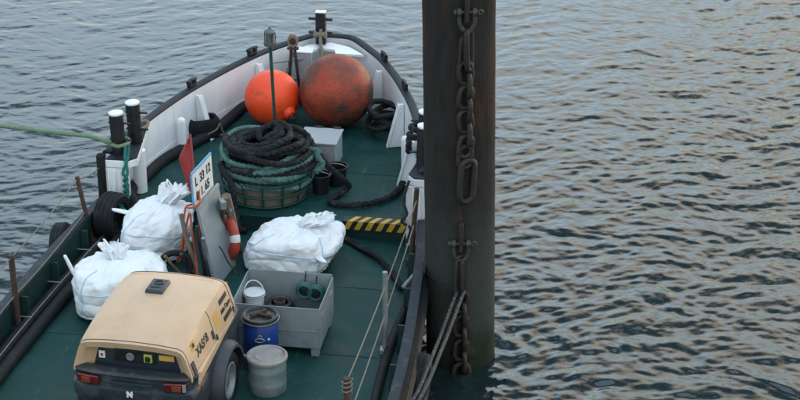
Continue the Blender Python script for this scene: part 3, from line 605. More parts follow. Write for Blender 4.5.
tag(MB().tube(catmull([U(401, 116, ZF + .03), U(405, 130, ZF + .03), U(411, 150, ZF + .03)], .1), .02, 8).build('rusty_bar', RUST, None, org=U(401, 116, ZF + .03)), 'rusty bar lying on the foredeck along the starboard bulwark', 'bar')
an = thing('anchor', 'small grey anchor leaning against the bow housing behind the orange buoy', 'anchor', LW(-.47, .80, ZF), -A)
MB().tube([Vector((0, 0, .04)), Vector((.05, .10, .62))], .022, 8).build('shank', GALV, an)
MB().tube([Vector((-.17, -.02, .52)), Vector((.22, .18, .53))], .014, 8).build('stock', GALV, an)
MB().torus((.055, .11, .66), .035, .011, rotx(1.2), 18, 8).build('ring', GALV, an)
for sx in (-1, 1):
    MB().tube(catmull([Vector((0, 0, .04)), Vector((.10 * sx, -.01, .05)), Vector((.18 * sx, -.01, .16))], .03), lambda t: .022 - .008 * t, 8).build('arm', GALV, an)
    MB().box((.165 * sx, -.02, .15), (.09, .014, .12), roty(sx * .5), taper=.4).build('fluke', GALV, an, bevel=.004)
for k in range(7):
    o = link_mesh(.042, .020, .008).build('chain_link', GALV, an); o.location = (.055 - .012 * k, .105 - .01 * k, .60 - .055 * k); o.rotation_euler = (.15, .1, (k % 2) * 1.5 + .2)
# ------------------------------------------------------------------ rope basket with coils
bc = U(268, 193, ZF); bk = thing('rope_basket', 'round green steel basket with weathered boards holding the big rope coils', 'basket', bc, R(10))
BR = .535
for z, r_ in ((.03, BR - .05), (.16, BR - .02), (.31, BR)): MB().torus((0, 0, z), r_, .016, None, 56, 8).build('hoop', MASTG, bk)
for k in range(14):
    a = 2 * math.pi * k / 14; MB().tube([Vector(((BR - .05) * math.cos(a), (BR - .05) * math.sin(a), 0)), Vector(((BR + .015) * math.cos(a), (BR + .015) * math.sin(a), .32))], .014, 8).build('upright', MASTG, bk)
for k in range(28):
    a = 2 * math.pi * (k + .5) / 28; q = BR - .075 - .012 * rr.random(); wd = .112 * (.9 + .12 * rr.random())
    MB().box((q * math.cos(a), q * math.sin(a), .155 - .015 * rr.random()), (.016, wd, .27 - .03 * rr.random()), rotz(a) @ rotx(rr.uniform(-.03, .03))).build('board', BOARD, bk, bevel=.003)
MB().lathe([(BR - .09, .02), (BR - .09, .05)], (0, 0, 0), 40).build('bottom', BOARD, bk)
def coil(seedn, turns, zfun, rfun, jit, r, mat, name, label, extra_pts=(), pre=()):
    g = random.Random(seedn); pts = []; n = int(turns * 16); ph = g.random() * 6.28
    cx, cy, tl_, ph_, nph = 0.0, 0.0, 0.0, 0.0, 0.0
    for i in range(n + 1):
        t = i / n; a = ph + 2 * math.pi * turns * t
        if i % 16 == 0: nx, ny, ntl, nph = g.uniform(-jit, jit), g.uniform(-jit, jit), g.uniform(0, .34), g.uniform(0, 6.28)
        cx, cy, tl_, ph_ = cx * .85 + nx * .15, cy * .85 + ny * .15, tl_ * .85 + ntl * .15, nph
        q = rfun(t) * (1 + .05 * math.sin(a * 2.3 + seedn) + .03 * math.sin(a * 3.7))
        pts.append(bc + Vector((cx * .6 + q * math.cos(a), cy * .6 + q * math.sin(a), zfun(t) + tl_ * q * math.sin(a * .93 + seedn) + .020 * math.sin(a * 1.7 + seedn * 2) + .016 * math.sin(a * 3.1))))
    return rope(name, list(pre) + pts + list(extra_pts), r, mat, label, step=.016)
# teal rope fills the basket and bulges over the rim, black rope heaped on it
def tz(t): return .26 + .27 * t
coil(11, 7.0, tz, lambda t: .49 + .045 * math.sin(t * 19) - .02 * t, .06, .040, TROPE, 'teal_rope_coil', 'pale teal rope coiled over the rim of the basket under the black rope',
     extra_pts=[bc + Vector((.50, .02, .56)), bc + Vector((.60, -.06, .50)), bc + Vector((.66, -.10, .40)), bc + Vector((.57, -.16, .34))])
def bz(t): return .48 + .30 * t ** .9
p0 = bc + Vector((.12, -.02, 1.0))
tail = [bc + Vector((.28, .12, .80)), bc + Vector((.46, .14, .70)), bc + Vector((.58, .02, .55)), U(330, 168, ZF + .36), U(346, 182, ZF + .16), U(348, 188, ZF + .07), U(336, 196, ZF + .05), U(330, 201, ZF + .045), U(344, 205, ZF + .045),
        U(372, 203, ZF + .045), U(393, 195, ZF + .045), U(404, 180, ZF + .045), U(408, 158, ZF + .05), U(410, 140, ZF + .10), LW(1.55, 3.38, ZT - .12), LW(1.57, 3.46, ZT + .12), LW(1.61, 3.64, ZT + .18)]
for k in range(14):
    a = math.pi + k * .75; tail.append(LW(1.75 + .13 * math.cos(a), 3.64 - .13 * math.sin(a), ZT + .20 + .012 * k))
coil(5, 9.5, bz, lambda t: .44 * (1 - t) ** .55 + .07 + .05 * math.sin(t * 31), .11, .040, BROPE, 'black_rope_coil', 'thick black rope heaped in the basket with its tail running over the foredeck', extra_pts=tail)
coil(23, 3.2, lambda t: .54 + .12 * math.sin(t * 6), lambda t: .40 + .07 * math.sin(t * 9), .12, .040, BROPE, 'black_rope_coil', 'outer loops of black rope lying lowest around the heap, just above the teal coil')
coil(31, 1.6, lambda t: .44 + .14 * math.sin(t * 5), lambda t: .51 + .045 * math.sin(t * 11), .05, .032, TROPE, 'teal_rope_coil', 'thinner pale teal rope slung loosely round the outside of the heap')
rope('black_hawser', [bc + Vector((-.50, -.08, .42)), bc + Vector((-.52, -.22, .46)), bc + Vector((-.46, -.40, .42)), bc + Vector((-.38, -.52, .35)), bc + Vector((-.36, -.56, .12)), bc + Vector((-.30, -.62, -.15)), bc + Vector((-.22, -.66, -.18))], .042, BROPE, 'black rope end hanging over the near left side of the basket', strands=3)

# ------------------------------------------------------------------ deck locker, buckets
lk = thing('deck_locker', 'light grey steel locker with a flat lid behind the rope basket', 'locker', LW(.36, 2.75, ZF), -A)
MB().box((0, 0, .17), (.46, .46, .34)).build('box', GREYL, lk, bevel=.008)
MB().box((0, 0, .352), (.49, .49, .024)).build('lid', GREYL, lk, bevel=.005)
for s in (-.06, .16): MB().box((s, .25, .372), (.10, .035, .018)).build('hinge', DARKM, lk, bevel=.003)
def bucket(px, py, z, r, h, label, mat, handle=True):
    b = U(px, py, z); t = thing('bucket', label, 'bucket', b, -A)
    MB().lathe([(r * .80, 0), (r, h), (r + .012, h), (r + .012, h - .02), (r * 1.0, h - .022), (r * .985, h - .004), (r * .78, .012), (.002, .012)], (0, 0, 0), 32).build('shell', mat, t)
    if handle: MB().tube([Vector((r * math.cos(a), r * .35 * math.sin(a) * -1 + 0, h - .03 + .62 * r * math.sin(a))) for a in np.linspace(0, math.pi, 14)], .006, 6).build('handle', GALV if mat is BUCKB else mat, t)
    return t
bucket(321, 192, ZF, .115, .24, 'black bucket standing right beside the rope basket', BUCKB)
bucket(337, 184, ZF, .125, .24, 'black bucket behind the other, under the black rope', BUCKB)

# ------------------------------------------------------------------ tyres and fenders
def tyre(name, label, c, rt, Ro, Wd, group=None):
    t = thing(name, label, 'tyre', c); Ri = Ro * .58
    prof = [(Ri, -Wd * .36), (Ri * 1.12, -Wd * .48), (Ro * .9, -Wd * .5), (Ro * .985, -Wd * .42), (Ro, -Wd * .2), (Ro, Wd * .2), (Ro * .985, Wd * .42), (Ro * .9, Wd * .5), (Ri * 1.12, Wd * .48), (Ri, Wd * .36), (Ri * 1.03, Wd * .3), (Ro * .93, 0), (Ri * 1.03, -Wd * .3), (Ri, -Wd * .36)]
    m = MB(); rs = [[rt @ Vector((q * math.cos(2 * math.pi * j / 44), q * math.sin(2 * math.pi * j / 44), z)) for j in range(44)] for q, z in prof]
    m.rings(rs, cap=False).build('carcass', RUB, t)
    for k in (-.25, 0, .25):
        m = MB(); rs = [[rt @ Vector((q * math.cos(2 * math.pi * j / 44), q * math.sin(2 * math.pi * j / 44), z + k * Wd)) for j in range(44)] for q, z in ((Ro - .004, -.02), (Ro + .007, -.014), (Ro + .007, .014), (Ro - .004, .02))]
        m.rings(rs, cap=False).build('tread_rib', RUB, t)
    return t
tyre('old_tyre', 'black tyre fender hanging inside the port bulwark corner on a green line', LW(-1.70, 4.74, 1.28), Matrix.Rotation(-R(22), 3, 'Z') @ roty(R(90)), .27, .24)
tyre('old_tyre', 'black tyre fender hung outside the port side, beside the rusty rail post', LW(-2.12, 5.32, 1.10), Matrix.Rotation(-A + R(4), 3, 'Z') @ roty(R(84)), .30, .16)
tyre('old_tyre', 'black tyre fender hung outside the starboard side near the mooring wires', LW(2.27, 7.3, .88), Matrix.Rotation(-A, 3, 'Z') @ roty(R(94)), .31, .17)
ft = thing('fender_tub', 'black rubber fender lying on the foredeck against the port bulwark', 'fender', U(204, 138, ZF), R(24))
m = MB(); rs = []
for i in range(9):
    t_ = i / 8; k = .84 + .2 * math.sin(t_ * math.pi) ** .6; z = .02 + .27 * t_
    rs.append([Vector((.21 * k * math.copysign(abs(math.cos(a)) ** .55, math.cos(a)), .13 * k * math.copysign(abs(math.sin(a)) ** .7, math.sin(a)), z)) for a in np.linspace(0, 2 * math.pi, 40, endpoint=False)])
rs += [[p * .86 + Vector((0, 0, .03)) for p in rs[-1]], [Vector((p.x * .8, p.y * .8, .12)) for p in rs[-1]]]
m.rings(rs).build('shell', RUB, ft)
rope('fender_lashing', [U(190, 140, ZF + .06), U(196, 139, ZF + .09), U(206, 135, ZF + .10), U(216, 130, ZF + .14), U(220, 124, ZF + .20), U(222, 130, ZF + .10), U(224, 134, ZF + .03), U(219, 135, ZF + .02)], .010, HROPE, 'thin grey lashing tied round the black rubber fender', strands=0)

# ------------------------------------------------------------------ hoses and ropes on deck
def hose(name, pts, r, label, mat=RUB, cat='hose', strands=0): return rope(name, pts, r, mat, label, cat, strands=strands, step=.06)
zf, zd = ZF + .065, ZD + .07
hose('fender_hose', [U(246, 103, zf), U(236, 113, zf), U(215, 130, zf), U(190, 145, zf), U(165, 159, zf), U(146, 176, zf), U(130, 192, zf), LW(-1.50, 4.45, ZF - .02), LW(-1.58, 4.9, zd), LW(-1.72, 5.8, zd), LW(-1.82, 7.0, zd), LW(-1.90, 8.4, zd), LW(-1.94, 10, zd)], .068, 'thick black hose lying along the port bulwark, nearer the deck middle')
hose('fender_hose', [LW(-1.66, 4.50, zd), LW(-1.72, 4.75, zd), LW(-1.86, 5.8, zd), LW(-1.97, 7.0, zd), LW(-2.04, 8.4, zd), LW(-2.08, 10, zd)], .062, 'thick black hose lying hard against the port side wall')
hose('deck_hose', [U(322, 222, ZD + .04), U(340, 235, ZD + .04), U(358, 246, ZD + .04), U(378, 258, ZD + .04), U(392, 272, ZD + .04), U(402, 288, ZD + .04)], .038, 'black rope laid across the starboard deck towards the rail', BROPE, 'rope', 3)
hose('edge_hose', [LW(1.90, 4.5, ZD + .05), LW(1.92, 5.2, ZD + .05), LW(1.93, 5.9, ZD + .05), LW(1.90, 6.6, ZD + .05), LW(1.90, 7.3, ZD + .05), LW(1.93, 8.2, ZD + .05), LW(1.95, 9.5, ZD + .05)], .047, 'long black hose lying along the starboard deck edge')
hose('short_pipe', [U(403, 288, ZD + .05), U(411, 279, ZD + .10), U(420, 269, ZD + .17)], .030, 'short grey pipe leaning up against the starboard side', GALV, 'pipe')
hose('coiled_hose', [LW(1.00 + .18 * math.cos(k * .5) * (1 + .16 * math.sin(k * .37)) + .03 * math.sin(k * .21), 1.70 - .24 * math.sin(k * .5) * (1 + .15 * math.cos(k * .29)), ZF + .04 + .0048 * k + .03 * (1 + math.sin(k * .83))) for k in range(60)], .036, 'black hose coiled behind the larger buoy at the starboard bulwark')

# rail ropes
hr = .0075
def sag(a, b, d=.03, n=5): return [a.lerp(b, t) + Vector((0, 0, -4 * d * t * (1 - t))) for t in np.linspace(0, 1, n)]
d_ = Vector((0, 0, -.03))
rope('rail_rope', sag(LW(-1.9, 4.45, ZT - .1), pA[0] + d_)[:-1] + sag(pA[0] + d_, pB[0] + d_)[:-1] + sag(pB[0] + d_, pC[0] + d_), hr, HROPE, 'upper thin rope strung between the tops of the port rail posts', strands=0, n=6, step=.1)
f_ = .48
rope('rail_rope', sag(pA[1].lerp(pA[0], f_), pB[1].lerp(pB[0], f_))[:-1] + sag(pB[1].lerp(pB[0], f_), pC[1].lerp(pC[0], f_)), hr, HROPE, 'lower thin rope strung at half height between the port rail posts', strands=0, n=6, step=.1)
pG = LW(1.95, 10.2, 1.9); pF2 = pF[1].lerp(pF[0], .55)
rope('rail_rope', sag(pD[0] + Vector((0, 0, -.14)), pF[0] + d_, .05, 7), hr, HROPE, 'upper thin rope from the brown starboard post down to the short rusty post', strands=0, n=6, step=.1)
rope('rail_rope', sag(pD[1].lerp(pD[0], .52), pF2 + Vector((.02, 0, 0)), .05, 7), hr, HROPE, 'lower thin rope along the starboard rail, passing the grey post', strands=0, n=6, step=.1)
rope('post_lashing', [pF[0] + Vector((.045 * math.cos(k * .8), .045 * math.sin(k * .8), -.16 + .006 * k)) for k in range(24)] + [pF[0] + Vector((.05, -.02, .01))], .008, HROPE, 'hemp lashing wound round the top of the short rusty starboard post', strands=0, n=6)
rope('bollard_tackle', [LW(1.72, 4.44, ZT - .02), LW(1.66, 4.47, ZT - .25), LW(1.70, 4.48, ZT - .42), LW(1.64, 4.48, ZT - .52), LW(1.74, 4.48, ZT - .60), LW(1.70, 4.50, ZT - .78)], .018, WIRE, 'small chain hanging at the aft end of the starboard bulwark', 'chain', strands=4, pitch=.08)

# mooring line to port and its hanging twist
B1 = lambda a, z: LW(-1.70 - .02 + .115 * math.cos(a), 4.24 - .115 * math.sin(a), ZT + z)
pts = [U(-190, 112, 2.15), U(-90, 119, 2.10), U(0, 126, 2.0), U(50, 132, 1.99), U(92, 137, 1.985)]
pts += [B1(a, .135 + .002 * i) for i, a in enumerate(np.linspace(math.pi * 1.5, math.pi * 1.5 + 1.75 * math.pi, 16))]
rope('mooring_line', pts, .026, GROPE, 'green mooring line stretched from the left to the nearer port bollard', strands=3)
for k in (0, 1):
    pts = [B1(-.6 + 1.2 * k, .14), LW(-1.60 + .03 * k, 4.44, ZT + .02), LW(-1.56 - .05 * k, 4.50, ZT - .10)]
    for j in range(14): a = j * .95 + k * math.pi; pts.append(LW(-1.58 + .022 * math.cos(a), 4.53 + .022 * math.sin(a), ZT - .14 - .022 * j))
    pts += [LW(-1.60, 4.62, 1.44), LW(-1.62 + .02 * k, 4.66, 1.36), LW(-1.52, 4.70, 1.22 + .08 * k)]
    rope('twisted_line', pts, .019, TWIST, ('teal line twisted down from the port bollard, its strand ending on the tyre', 'teal line twisted round the other one above the hanging tyre')[k])
rope('bight_line', [LW(-1.72, 3.70, ZT + .08), LW(-1.66, 3.52, ZT + .10), LW(-1.60, 3.46, ZT + .08), LW(-1.60, 3.56, ZT + .05), LW(-1.66, 3.70, ZT + .08), LW(-1.70, 3.80, ZT + .14)], .026, HROPE, 'hemp rope end lying on the cap rail beside the farther port bollard')
rope('loose_line', [U(140, 172, ZF + .012), U(150, 170, ZF + .012), U(163, 165, ZF + .012), U(168, 158, ZF + .012), U(158, 156, ZF + .012), U(150, 160, ZF + .012), U(143, 170, ZF + .012)], .010, HROPE, 'thin loose line lying in a loop beside the port bulwark', strands=0)

# ------------------------------------------------------------------ bulk bags
def bag(c, rz, wx, wy, h, neck, lean, seedn, label, loops, seam=True, frill=.08):
    t = thing('bulk_bag', label, 'bag', c, rz); g = random.Random(seedn); na, nh = 176, 84; rs = []
    off3 = Vector((g.uniform(-50, 50), g.uniform(-50, 50), g.uniform(-50, 50))); ph = [g.uniform(0, 6.28) for _ in range(6)]
    def surf(u, a):                          # u 0..1 body, 1..1.3 neck
        if u <= 1:
            q = (min(1, u / .10) ** .5) * .93 + .07 * math.sin(min(u, .6) / .6 * math.pi * .5) if u < .62 else None
            if q is None:
                k = (u - .62) / .38; q = 1.0 * math.cos(k * math.pi / 2) ** .62 * (1 - .0) if k < 1 else 0
                q = max(q, .085 / (wx / 2)); z = h * (.62 + .38 * math.sin(k * math.pi / 2) ** .9)
                ex = 3.6 - 1.6 * k
            else: z = h * u; ex = 3.6
        else:
            k = (u - 1) / .3; q = (.085 + frill * k ** 1.2 * .75) / (wx / 2); z = h + neck * k; ex = 2.0
        ca, sa = math.cos(a), math.sin(a); d = (abs(ca) ** ex + abs(sa) ** ex) ** (-1 / ex)
        x, y = wx / 2 * q * d * ca, wy / 2 * q * d * sa
        fold = 0
        if u > .5:
            wgt = min(1, (u - .5) / .4)
            fold = wgt * (.022 * math.sin(9 * a + ph[0] + 2 * math.sin(2 * a + ph[1])) + .018 * math.sin(17 * a + ph[2] + 1.5 * math.sin(3 * a)))
            if u > .93: fold = fold * .7 + (.012 if u <= 1 else .03 * (u - 1) / .3 + .01) * math.sin(13 * a + ph[3] + 3 * u)
        P = Vector((x, y, z)); nn = noise.noise(P * 2.3 + off3) * .055 + noise.noise(P * 5.5 + off3 * 2) * .016 - abs(noise.noise(P * 9 + off3)) * .010
        crease = (1 - abs(noise.noise(Vector((P.x * 3.2, P.y * 3.2, P.z * 6)) + off3 * 3))) ** 6 * -.022
        vd = noise.voronoi(Vector((P.x, P.y, P.z * 1.15)) * 3.1 + off3)[0]; vd2 = noise.voronoi(Vector((P.x, P.y, P.z * .7)) * 6.5 + off3 * 2)[0]
        crump = .014 - .052 * min(vd[1] - vd[0], .45) - .022 * min(vd2[1] - vd2[0], .45)
        s_ = (fold * .8 + (nn + crease + crump) * (1 if u < .95 else .5)) * (min(1, u / .12))
        r = math.hypot(x, y) + 1e-6; x += s_ * x / r; y += s_ * y / r
        if u > .45: z += (nn * .7 + crump * .9) * min(1, (u - .45) / .3)
        if u > 1: z += (.05 * noise.noise(Vector((math.cos(a) * 1.6, math.sin(a) * 1.6, seedn * 3.1))) + .035 * noise.noise(Vector((math.cos(a) * 4, math.sin(a) * 4, seedn * 1.7)))) * (u - 1) / .3 * 1.6
        kk = max(0, min(1.3, u)); 
        return Vector((x + lean[0] * kk ** 2, y + lean[1] * kk ** 2, max(z, .004)))
    us = list(np.linspace(0.012, 1, 92)) + list(np.linspace(1.02, 1.3, 16))
    rs = [[surf(u, 2 * math.pi * j / na) for j in range(na)] for u in us]
    cN = sum(rs[-1], Vector()) / na
    rs.append([p.lerp(cN, .5) - Vector((0, 0, .045)) for p in rs[-1]]); rs.append([p.lerp(cN, .8) - Vector((0, 0, .07)) for p in rs[-2]])
    MB().rings(rs).build('sack', BAG, t, angle=180)
    MB().tube([surf(1.015, 2 * math.pi * j / 24) * 1.0 + Vector((0, 0, .0)) for j in range(24)], .008, 6, closed=True).build('tie', STRAP, t)
    if seam:
        for a in (math.pi / 4, 3 * math.pi / 4, 5 * math.pi / 4, 7 * math.pi / 4):
            pts = []
            for u in np.linspace(.1, .86, 26):
                p = surf(u, a); c2 = Vector((lean[0] * u * u, lean[1] * u * u, p.z)); pts.append(p + (p - c2).normalized() * .003)
            MB().tube(pts, .0075, 6).build('corner_seam', STRAP, t)
        pts = []
        for j in range(60):
            a = 2 * math.pi * j / 60; p = surf(.60, a); pts.append(p + Vector((p.x - lean[0] * .36, p.y - lean[1] * .36, 0)).normalized() * .003)
        MB().tube(pts, .006, 6, closed=True).build('hem_seam', STRAP, t)
    for a, u, dv in loops:
        p = surf(u, a); q = Vector(dv); wv = Vector((-math.sin(a), math.cos(a), 0)) * .03; m = MB()
        path = catmull([p - wv * .5 - q * .15, p + q * .5 - wv * .55, p + q + wv * 0, p + q * .55 + wv * .55, p - q * .1 + wv * .7], .02)
        m.tube(path, .017, 8).build('lifting_loop', BAG, t, angle=180)
    return t
bag(U(156, 253, ZD), R(-6), .80, .74, .60, .15, (.14, .10), 4, 'white bulk bag with tied top standing farthest forward on the port deck', [(math.pi * 1.02, .72, (-.17, .0, .03))])
bag(U(122, 308, ZD), R(8), .98, .80, .57, .12, (-.02, .08), 9, 'white bulk bag slumped between the compressor and the port side', [(math.pi * .98, .70, (-.07, -.05, .22))])
bag(U(288, 264, ZD), R(-14), 1.04, .80, .48, .12, (.22, .04), 15, 'wide white bulk bag slumped behind the grey steel tray', [(math.pi * 1.72, .62, (.10, -.06, -.02)), (math.pi * 1.2, .66, (.05, -.06, .03))])

# ------------------------------------------------------------------ grey steel tray and its contents
X0, X1, S0, S1 = .30, 1.20, 7.13, 6.40
tr = thing('steel_tray', 'open grey steel tray on short feet between the bulk bag and the drums', 'tray', LW((X0 + X1) / 2, (S0 + S1) / 2, ZD), -A)
tw, td, th_, t0 = X1 - X0, S0 - S1, .56, .10
MB().box((0, 0, t0 + .01), (tw - .02, td - .02, .016)).build('floor_plate', GREYS, tr, smooth=False)
MB().box((0, -td / 2, (t0 + th_) / 2), (tw, .012, th_ - t0)).build('front_wall', GREYS, tr, bevel=.003)
MB().box((0, td / 2, (t0 + th_ + .03) / 2), (tw, .012, th_ - t0 + .03)).build('back_wall', GREYS, tr, bevel=.003)
for s in (-1, 1): MB().box((s * (tw / 2 + .0065), 0, (t0 + th_) / 2), (.012, td + .012, th_ - t0)).build('side_wall', GREYS, tr, bevel=.003)
MB().box((0, -td / 2 - .010, t0 + .20), (tw - .02, .008, .006)).build('front_crease', GREYS, tr, bevel=.002)
for sx in (-1, 1):
    for sy in (-1, 1): MB().box((sx * (tw / 2 - .05), sy * (td / 2 - .05), t0 / 2 + .001), (.085, .085, t0)).build('foot', GREYS, tr, bevel=.006)
for sx, sy in ((1, -1), (1, 1)): MB().box((sx * (tw / 2 + .016), sy * .22, .44), (.012, .16, .02)).build('edge_lug', GALV, tr, bevel=.003)
def tl(x, y, z): return LW((X0 + X1) / 2 + x, (S0 + S1) / 2 - y, ZD + z)
def tbuck(pos, r, h, label):
    t = thing('paint_bucket', label, 'bucket', pos, R(12))
    MB().lathe([(r * .86, 0), (r, h - .03), (r + .012, h - .028), (r + .014, h - .022), (r, h - .021)], (0, 0, 0), 32).build('shell', BUCK, t)
    MB().lathe([(r + .008, h - .012), (r + .01, h), (r * .9, h + .004), (r * .86, h - .006), (.003, h - .006)], (0, 0, 0), 32).build('lid', BUCK, t)
    MB().tube([Vector((r * math.cos(a), .05 * math.sin(a) * 2.2, h - .02 + .10 * math.sin(a))) for a in np.linspace(0, math.pi, 16)], .006, 6).build('handle', BUCK, t)
pb = tbuck(tl(-.335, .12, .118), .105, .33, 'white plastic bucket with lid in the left corner of the tray')
cd = thing('cable_reel', 'dark reel of cable lying in the tray beside the white bucket', 'reel', tl(-.06, .10, .118), 0)
for k, rad in enumerate((.125, .145, .15, .14, .11)): MB().torus((0, 0, .06 + .042 * k), rad, .026, rotx(.05 * math.sin(k * 2)), 34, 8).build('cable_turn', BUCKB, cd)
MB().lathe([(.06, .0), (.06, .26), (.045, .265), (.04, .2)], (0, 0, 0), 18).build('core', RUST, cd)
for k, (x, dz) in enumerate(((.17, .0), (.29, -.02))):
    hc = thing('hose_ring', ('teal hose ring hanging on a cord at the tray back wall, the left of two', 'teal hose ring hanging on a cord at the tray back wall, the right of two')[k], 'hose', tl(x, td / 2 - .075, .42 + dz), -A)
    for j in range(3): MB().torus((0, .03 - .03 * j, 0), .072 + .006 * (j == 1), .019, rotx(math.pi / 2), 30, 8).build('turn', (TROPE, CABLE, CABLE)[j], hc)
    MB().lathe([(.03, -.03), (.045, -.025), (.045, .025), (.03, .03)], (0, 0, 0), 16, rotx(math.pi / 2)).build('core', BUCKB, hc)
    MB().tube([Vector((-.0, .0, .07)), Vector((.0, .05, .12)), Vector((.0, .078, .175)), Vector((0, .088, .178))], .006, 6).build('hanging_cord', BROPE, hc)
for k, (x, y, s, lab) in enumerate(((.10, -.20, .075, 'pale crumpled rag in the front of the tray'), (.31, -.26, .06, 'small pale lump at the front right corner of the tray'))):
    m = MB(); rs = []
    for i in range(1, 12):
        a = math.pi * i / 12; rs.append([tl(x, y, .118) + Vector(((1 + .3 * noise.noise(Vector((j * .4, i * .5, k * 9)))) * s * math.sin(a) * math.cos(j * 2 * math.pi / 24), (1 + .25 * noise.noise(Vector((j * .5, i * .3, k * 5)))) * s * math.sin(a) * math.sin(j * 2 * math.pi / 24), .30 - .30 * (i / 12) if k == 0 else .26 - .26 * (i / 12))) for j in range(24)])
    tag(m.rings(rs).build('rag', BUCK, None, org=tl(x, y, .118)), lab, 'rag')

# ------------------------------------------------------------------ drums
gd = thing('steel_drum', 'small galvanised steel drum with clamped lid beside the compressor wheel', 'drum', U(268, 389, ZD), 0)
r, h = .188, .395
prof = [(r - .01, 0), (r, .012), (r, .10), (r + .003, .112), (r, .124), (r, .25), (r + .003, .262), (r, .274), (r, h - .015)]
MB().lathe(prof, (0, 0, 0), 48).build('shell', DRUMG, gd)
ld = MB().lathe([(r + .006, h - .045), (r + .018, h - .035), (r + .020, h - .008), (r + .010, h + .004), (r - .006, h + .004), (r - .016, h - .010), (r - .06, h - .010), (r - .066, h - .003), (.004, h - .003)], (0, 0, 0), 48).build('lid', LIDR, gd)
MB().box((-r - .05, .03, h - .03), (.09, .035, .03), rotz(R(-20))).build('clamp_lever', GALV, gd, bevel=.005)
bd = thing('blue_drum', 'blue plastic drum with black lid in front of the grey tray', 'drum', U(262, 366, ZD), 0)
r, h = .175, .60
MB().lathe([(r - .02, 0), (r, .02), (r + .004, .2), (r + .006, .35), (r, h - .09), (r - .02, h - .05), (r - .02, h - .02)], (0, 0, 0), 48).build('shell', BLUED, bd)
MB().lathe([(r - .015, h - .04), (r + .012, h - .035), (r + .014, h - .005), (r + .002, h + .006), (r - .015, h + .005), (r - .028, h - .016), (.003, h - .014)], (0, 0, 0), 48).build('lid', BUCKB, bd)
MB().lathe([(r + .013, h - .042), (r + .019, h - .040), (r + .019, h - .030), (r + .013, h - .028)], (0, 0, 0), 48).build('clamp_ring', GALV, bd)
MB().torus((.0, -r - .012, .40), .036, .0075, rotx(math.pi / 2 + .05), 24, 8, sx=1.25, sy=.62).build('handle', GALV, bd)
MB().torus((.0, -r - .010, .438), .018, .007, rotx(math.pi / 2), 18, 8).build('handle_eye', GALV, bd)
MB().lathe([(.012, 0), (.012, .012), (.004, .014)], (.09, -r + .022, .40), 14, rotx(math.pi / 2)).build('rivet', BUCK, bd)
for k, (dx, dy, a, ll) in enumerate(((-.03, .02, 35, .17), (.03, -.01, -20, .15))):
    base = U(262, 366, ZD) + Vector((dx, dy, h - .012 + .016))
    dr = Vector((math.cos(R(a)), math.sin(R(a)), 0))
    o = MB().tube([base - dr * ll / 2, base, base + dr * ll / 2], .016, 8).box(base + dr * ll / 2, (.035, .03, .03), rotz(R(a))).build('scrap_bolt', RUST, None, org=base)
    tag(o, ('rusty bolt lying on the black drum lid, the farther one', 'rusty bolt lying on the black drum lid, the nearer one')[k], 'bolt')

# ------------------------------------------------------------------ leaning plate with sign, flag, sticks, lifebuoy
pn, pf_ = U(197, 207, 1.95), U(218, 183, 1.95); bn = U(216, 290, ZD + .02); bn.z = ZD + .02
ed = (pf_ - pn); bf = bn + ed; 
pl = thing('leaning_plate', 'tall grey steel plate leaning upright between the white bags', 'plate', bn)
tv = (pn - bn); nv = ed.cross(tv).normalized()
if nv.x < 0: nv = -nv
def quadslab(p, q, r_, s_, th): return MB().add([p, q, r_, s_, p - nv * th, q - nv * th, r_ - nv * th, s_ - nv * th], [(0, 1, 2, 3), (7, 6, 5, 4), (0, 4, 5, 1), (1, 5, 6, 2), (2, 6, 7, 3), (3, 7, 4, 0)])
Z3 = Vector((0, 0, 0))
quadslab(Z3, ed, ed + tv, tv, .02).build('sheet', GREYS, pl, bevel=.004)
quadslab(Z3 + nv * .014, ed * .05 + nv * .014, ed * .05 + tv + nv * .014, tv + nv * .014, .013).build('edge_flange', GREYS, pl, bevel=.003)
quadslab(tv * .96 + nv * .013 + ed * .06, tv * .96 + ed + nv * .013, tv + ed + nv * .013, tv + nv * .013 + ed * .06, .012).build('top_flange', GREYS, pl, bevel=.003)
sg = thing('number_sign', 'white board sign with blue top edge and handwritten black numbers above the grey plate', 'sign', pn)
sgn_t = Vector((-.015, .0, .40)); e2 = ed * .90; o0 = -nv * .034 - Vector((0, 0, .03)) + ed * .03
quadslab(o0, o0 + e2, o0 + e2 + sgn_t, o0 + sgn_t, .012).build('board', SIGNW, sg, bevel=.002)
b0 = o0 + sgn_t; quadslab(b0 - ed.normalized() * .006 + nv * .003, b0 + e2 + nv * .003 + ed.normalized() * .012, b0 + e2 + sgn_t * .075 + nv * .003, b0 + sgn_t * .075 + nv * .003, .018).build('top_edge', SIGNB, sg, bevel=.002)
quadslab(o0 - ed.normalized() * .022 + nv * .003, o0 - ed.normalized() * .001 + nv * .003, o0 + sgn_t - ed.normalized() * .001 + nv * .003, o0 + sgn_t - ed.normalized() * .022 + nv * .003, .018).build('side_edge', SIGNB, sg, bevel=.002)
ex, ey = ed.normalized(), sgn_t.normalized(); ez = ex.cross(ey).normalized(); ey = ez.cross(ex)
def sign_m(fx, fy): 
    c = o0 + e2 * fx + sgn_t * fy + nv * .0035; return Matrix(((ex.x, ey.x, ez.x, c.x), (ex.y, ey.y, ez.y, c.y), (ex.z, ey.z, ez.z, c.z), (0, 0, 0, 1)))
wdt = e2.length
for tx_, fx, fy in (('L', .17, .70), ('33', .46, .69), ('12', .78, .71), ('B', .18, .27), ('1.', .43, .28), ('65', .68, .30)):
    text('lettering', tx_, .145, INK, sg, sign_m(fx, fy) @ Matrix.Scale(wdt / .62, 4, (1, 0, 0)), .003)
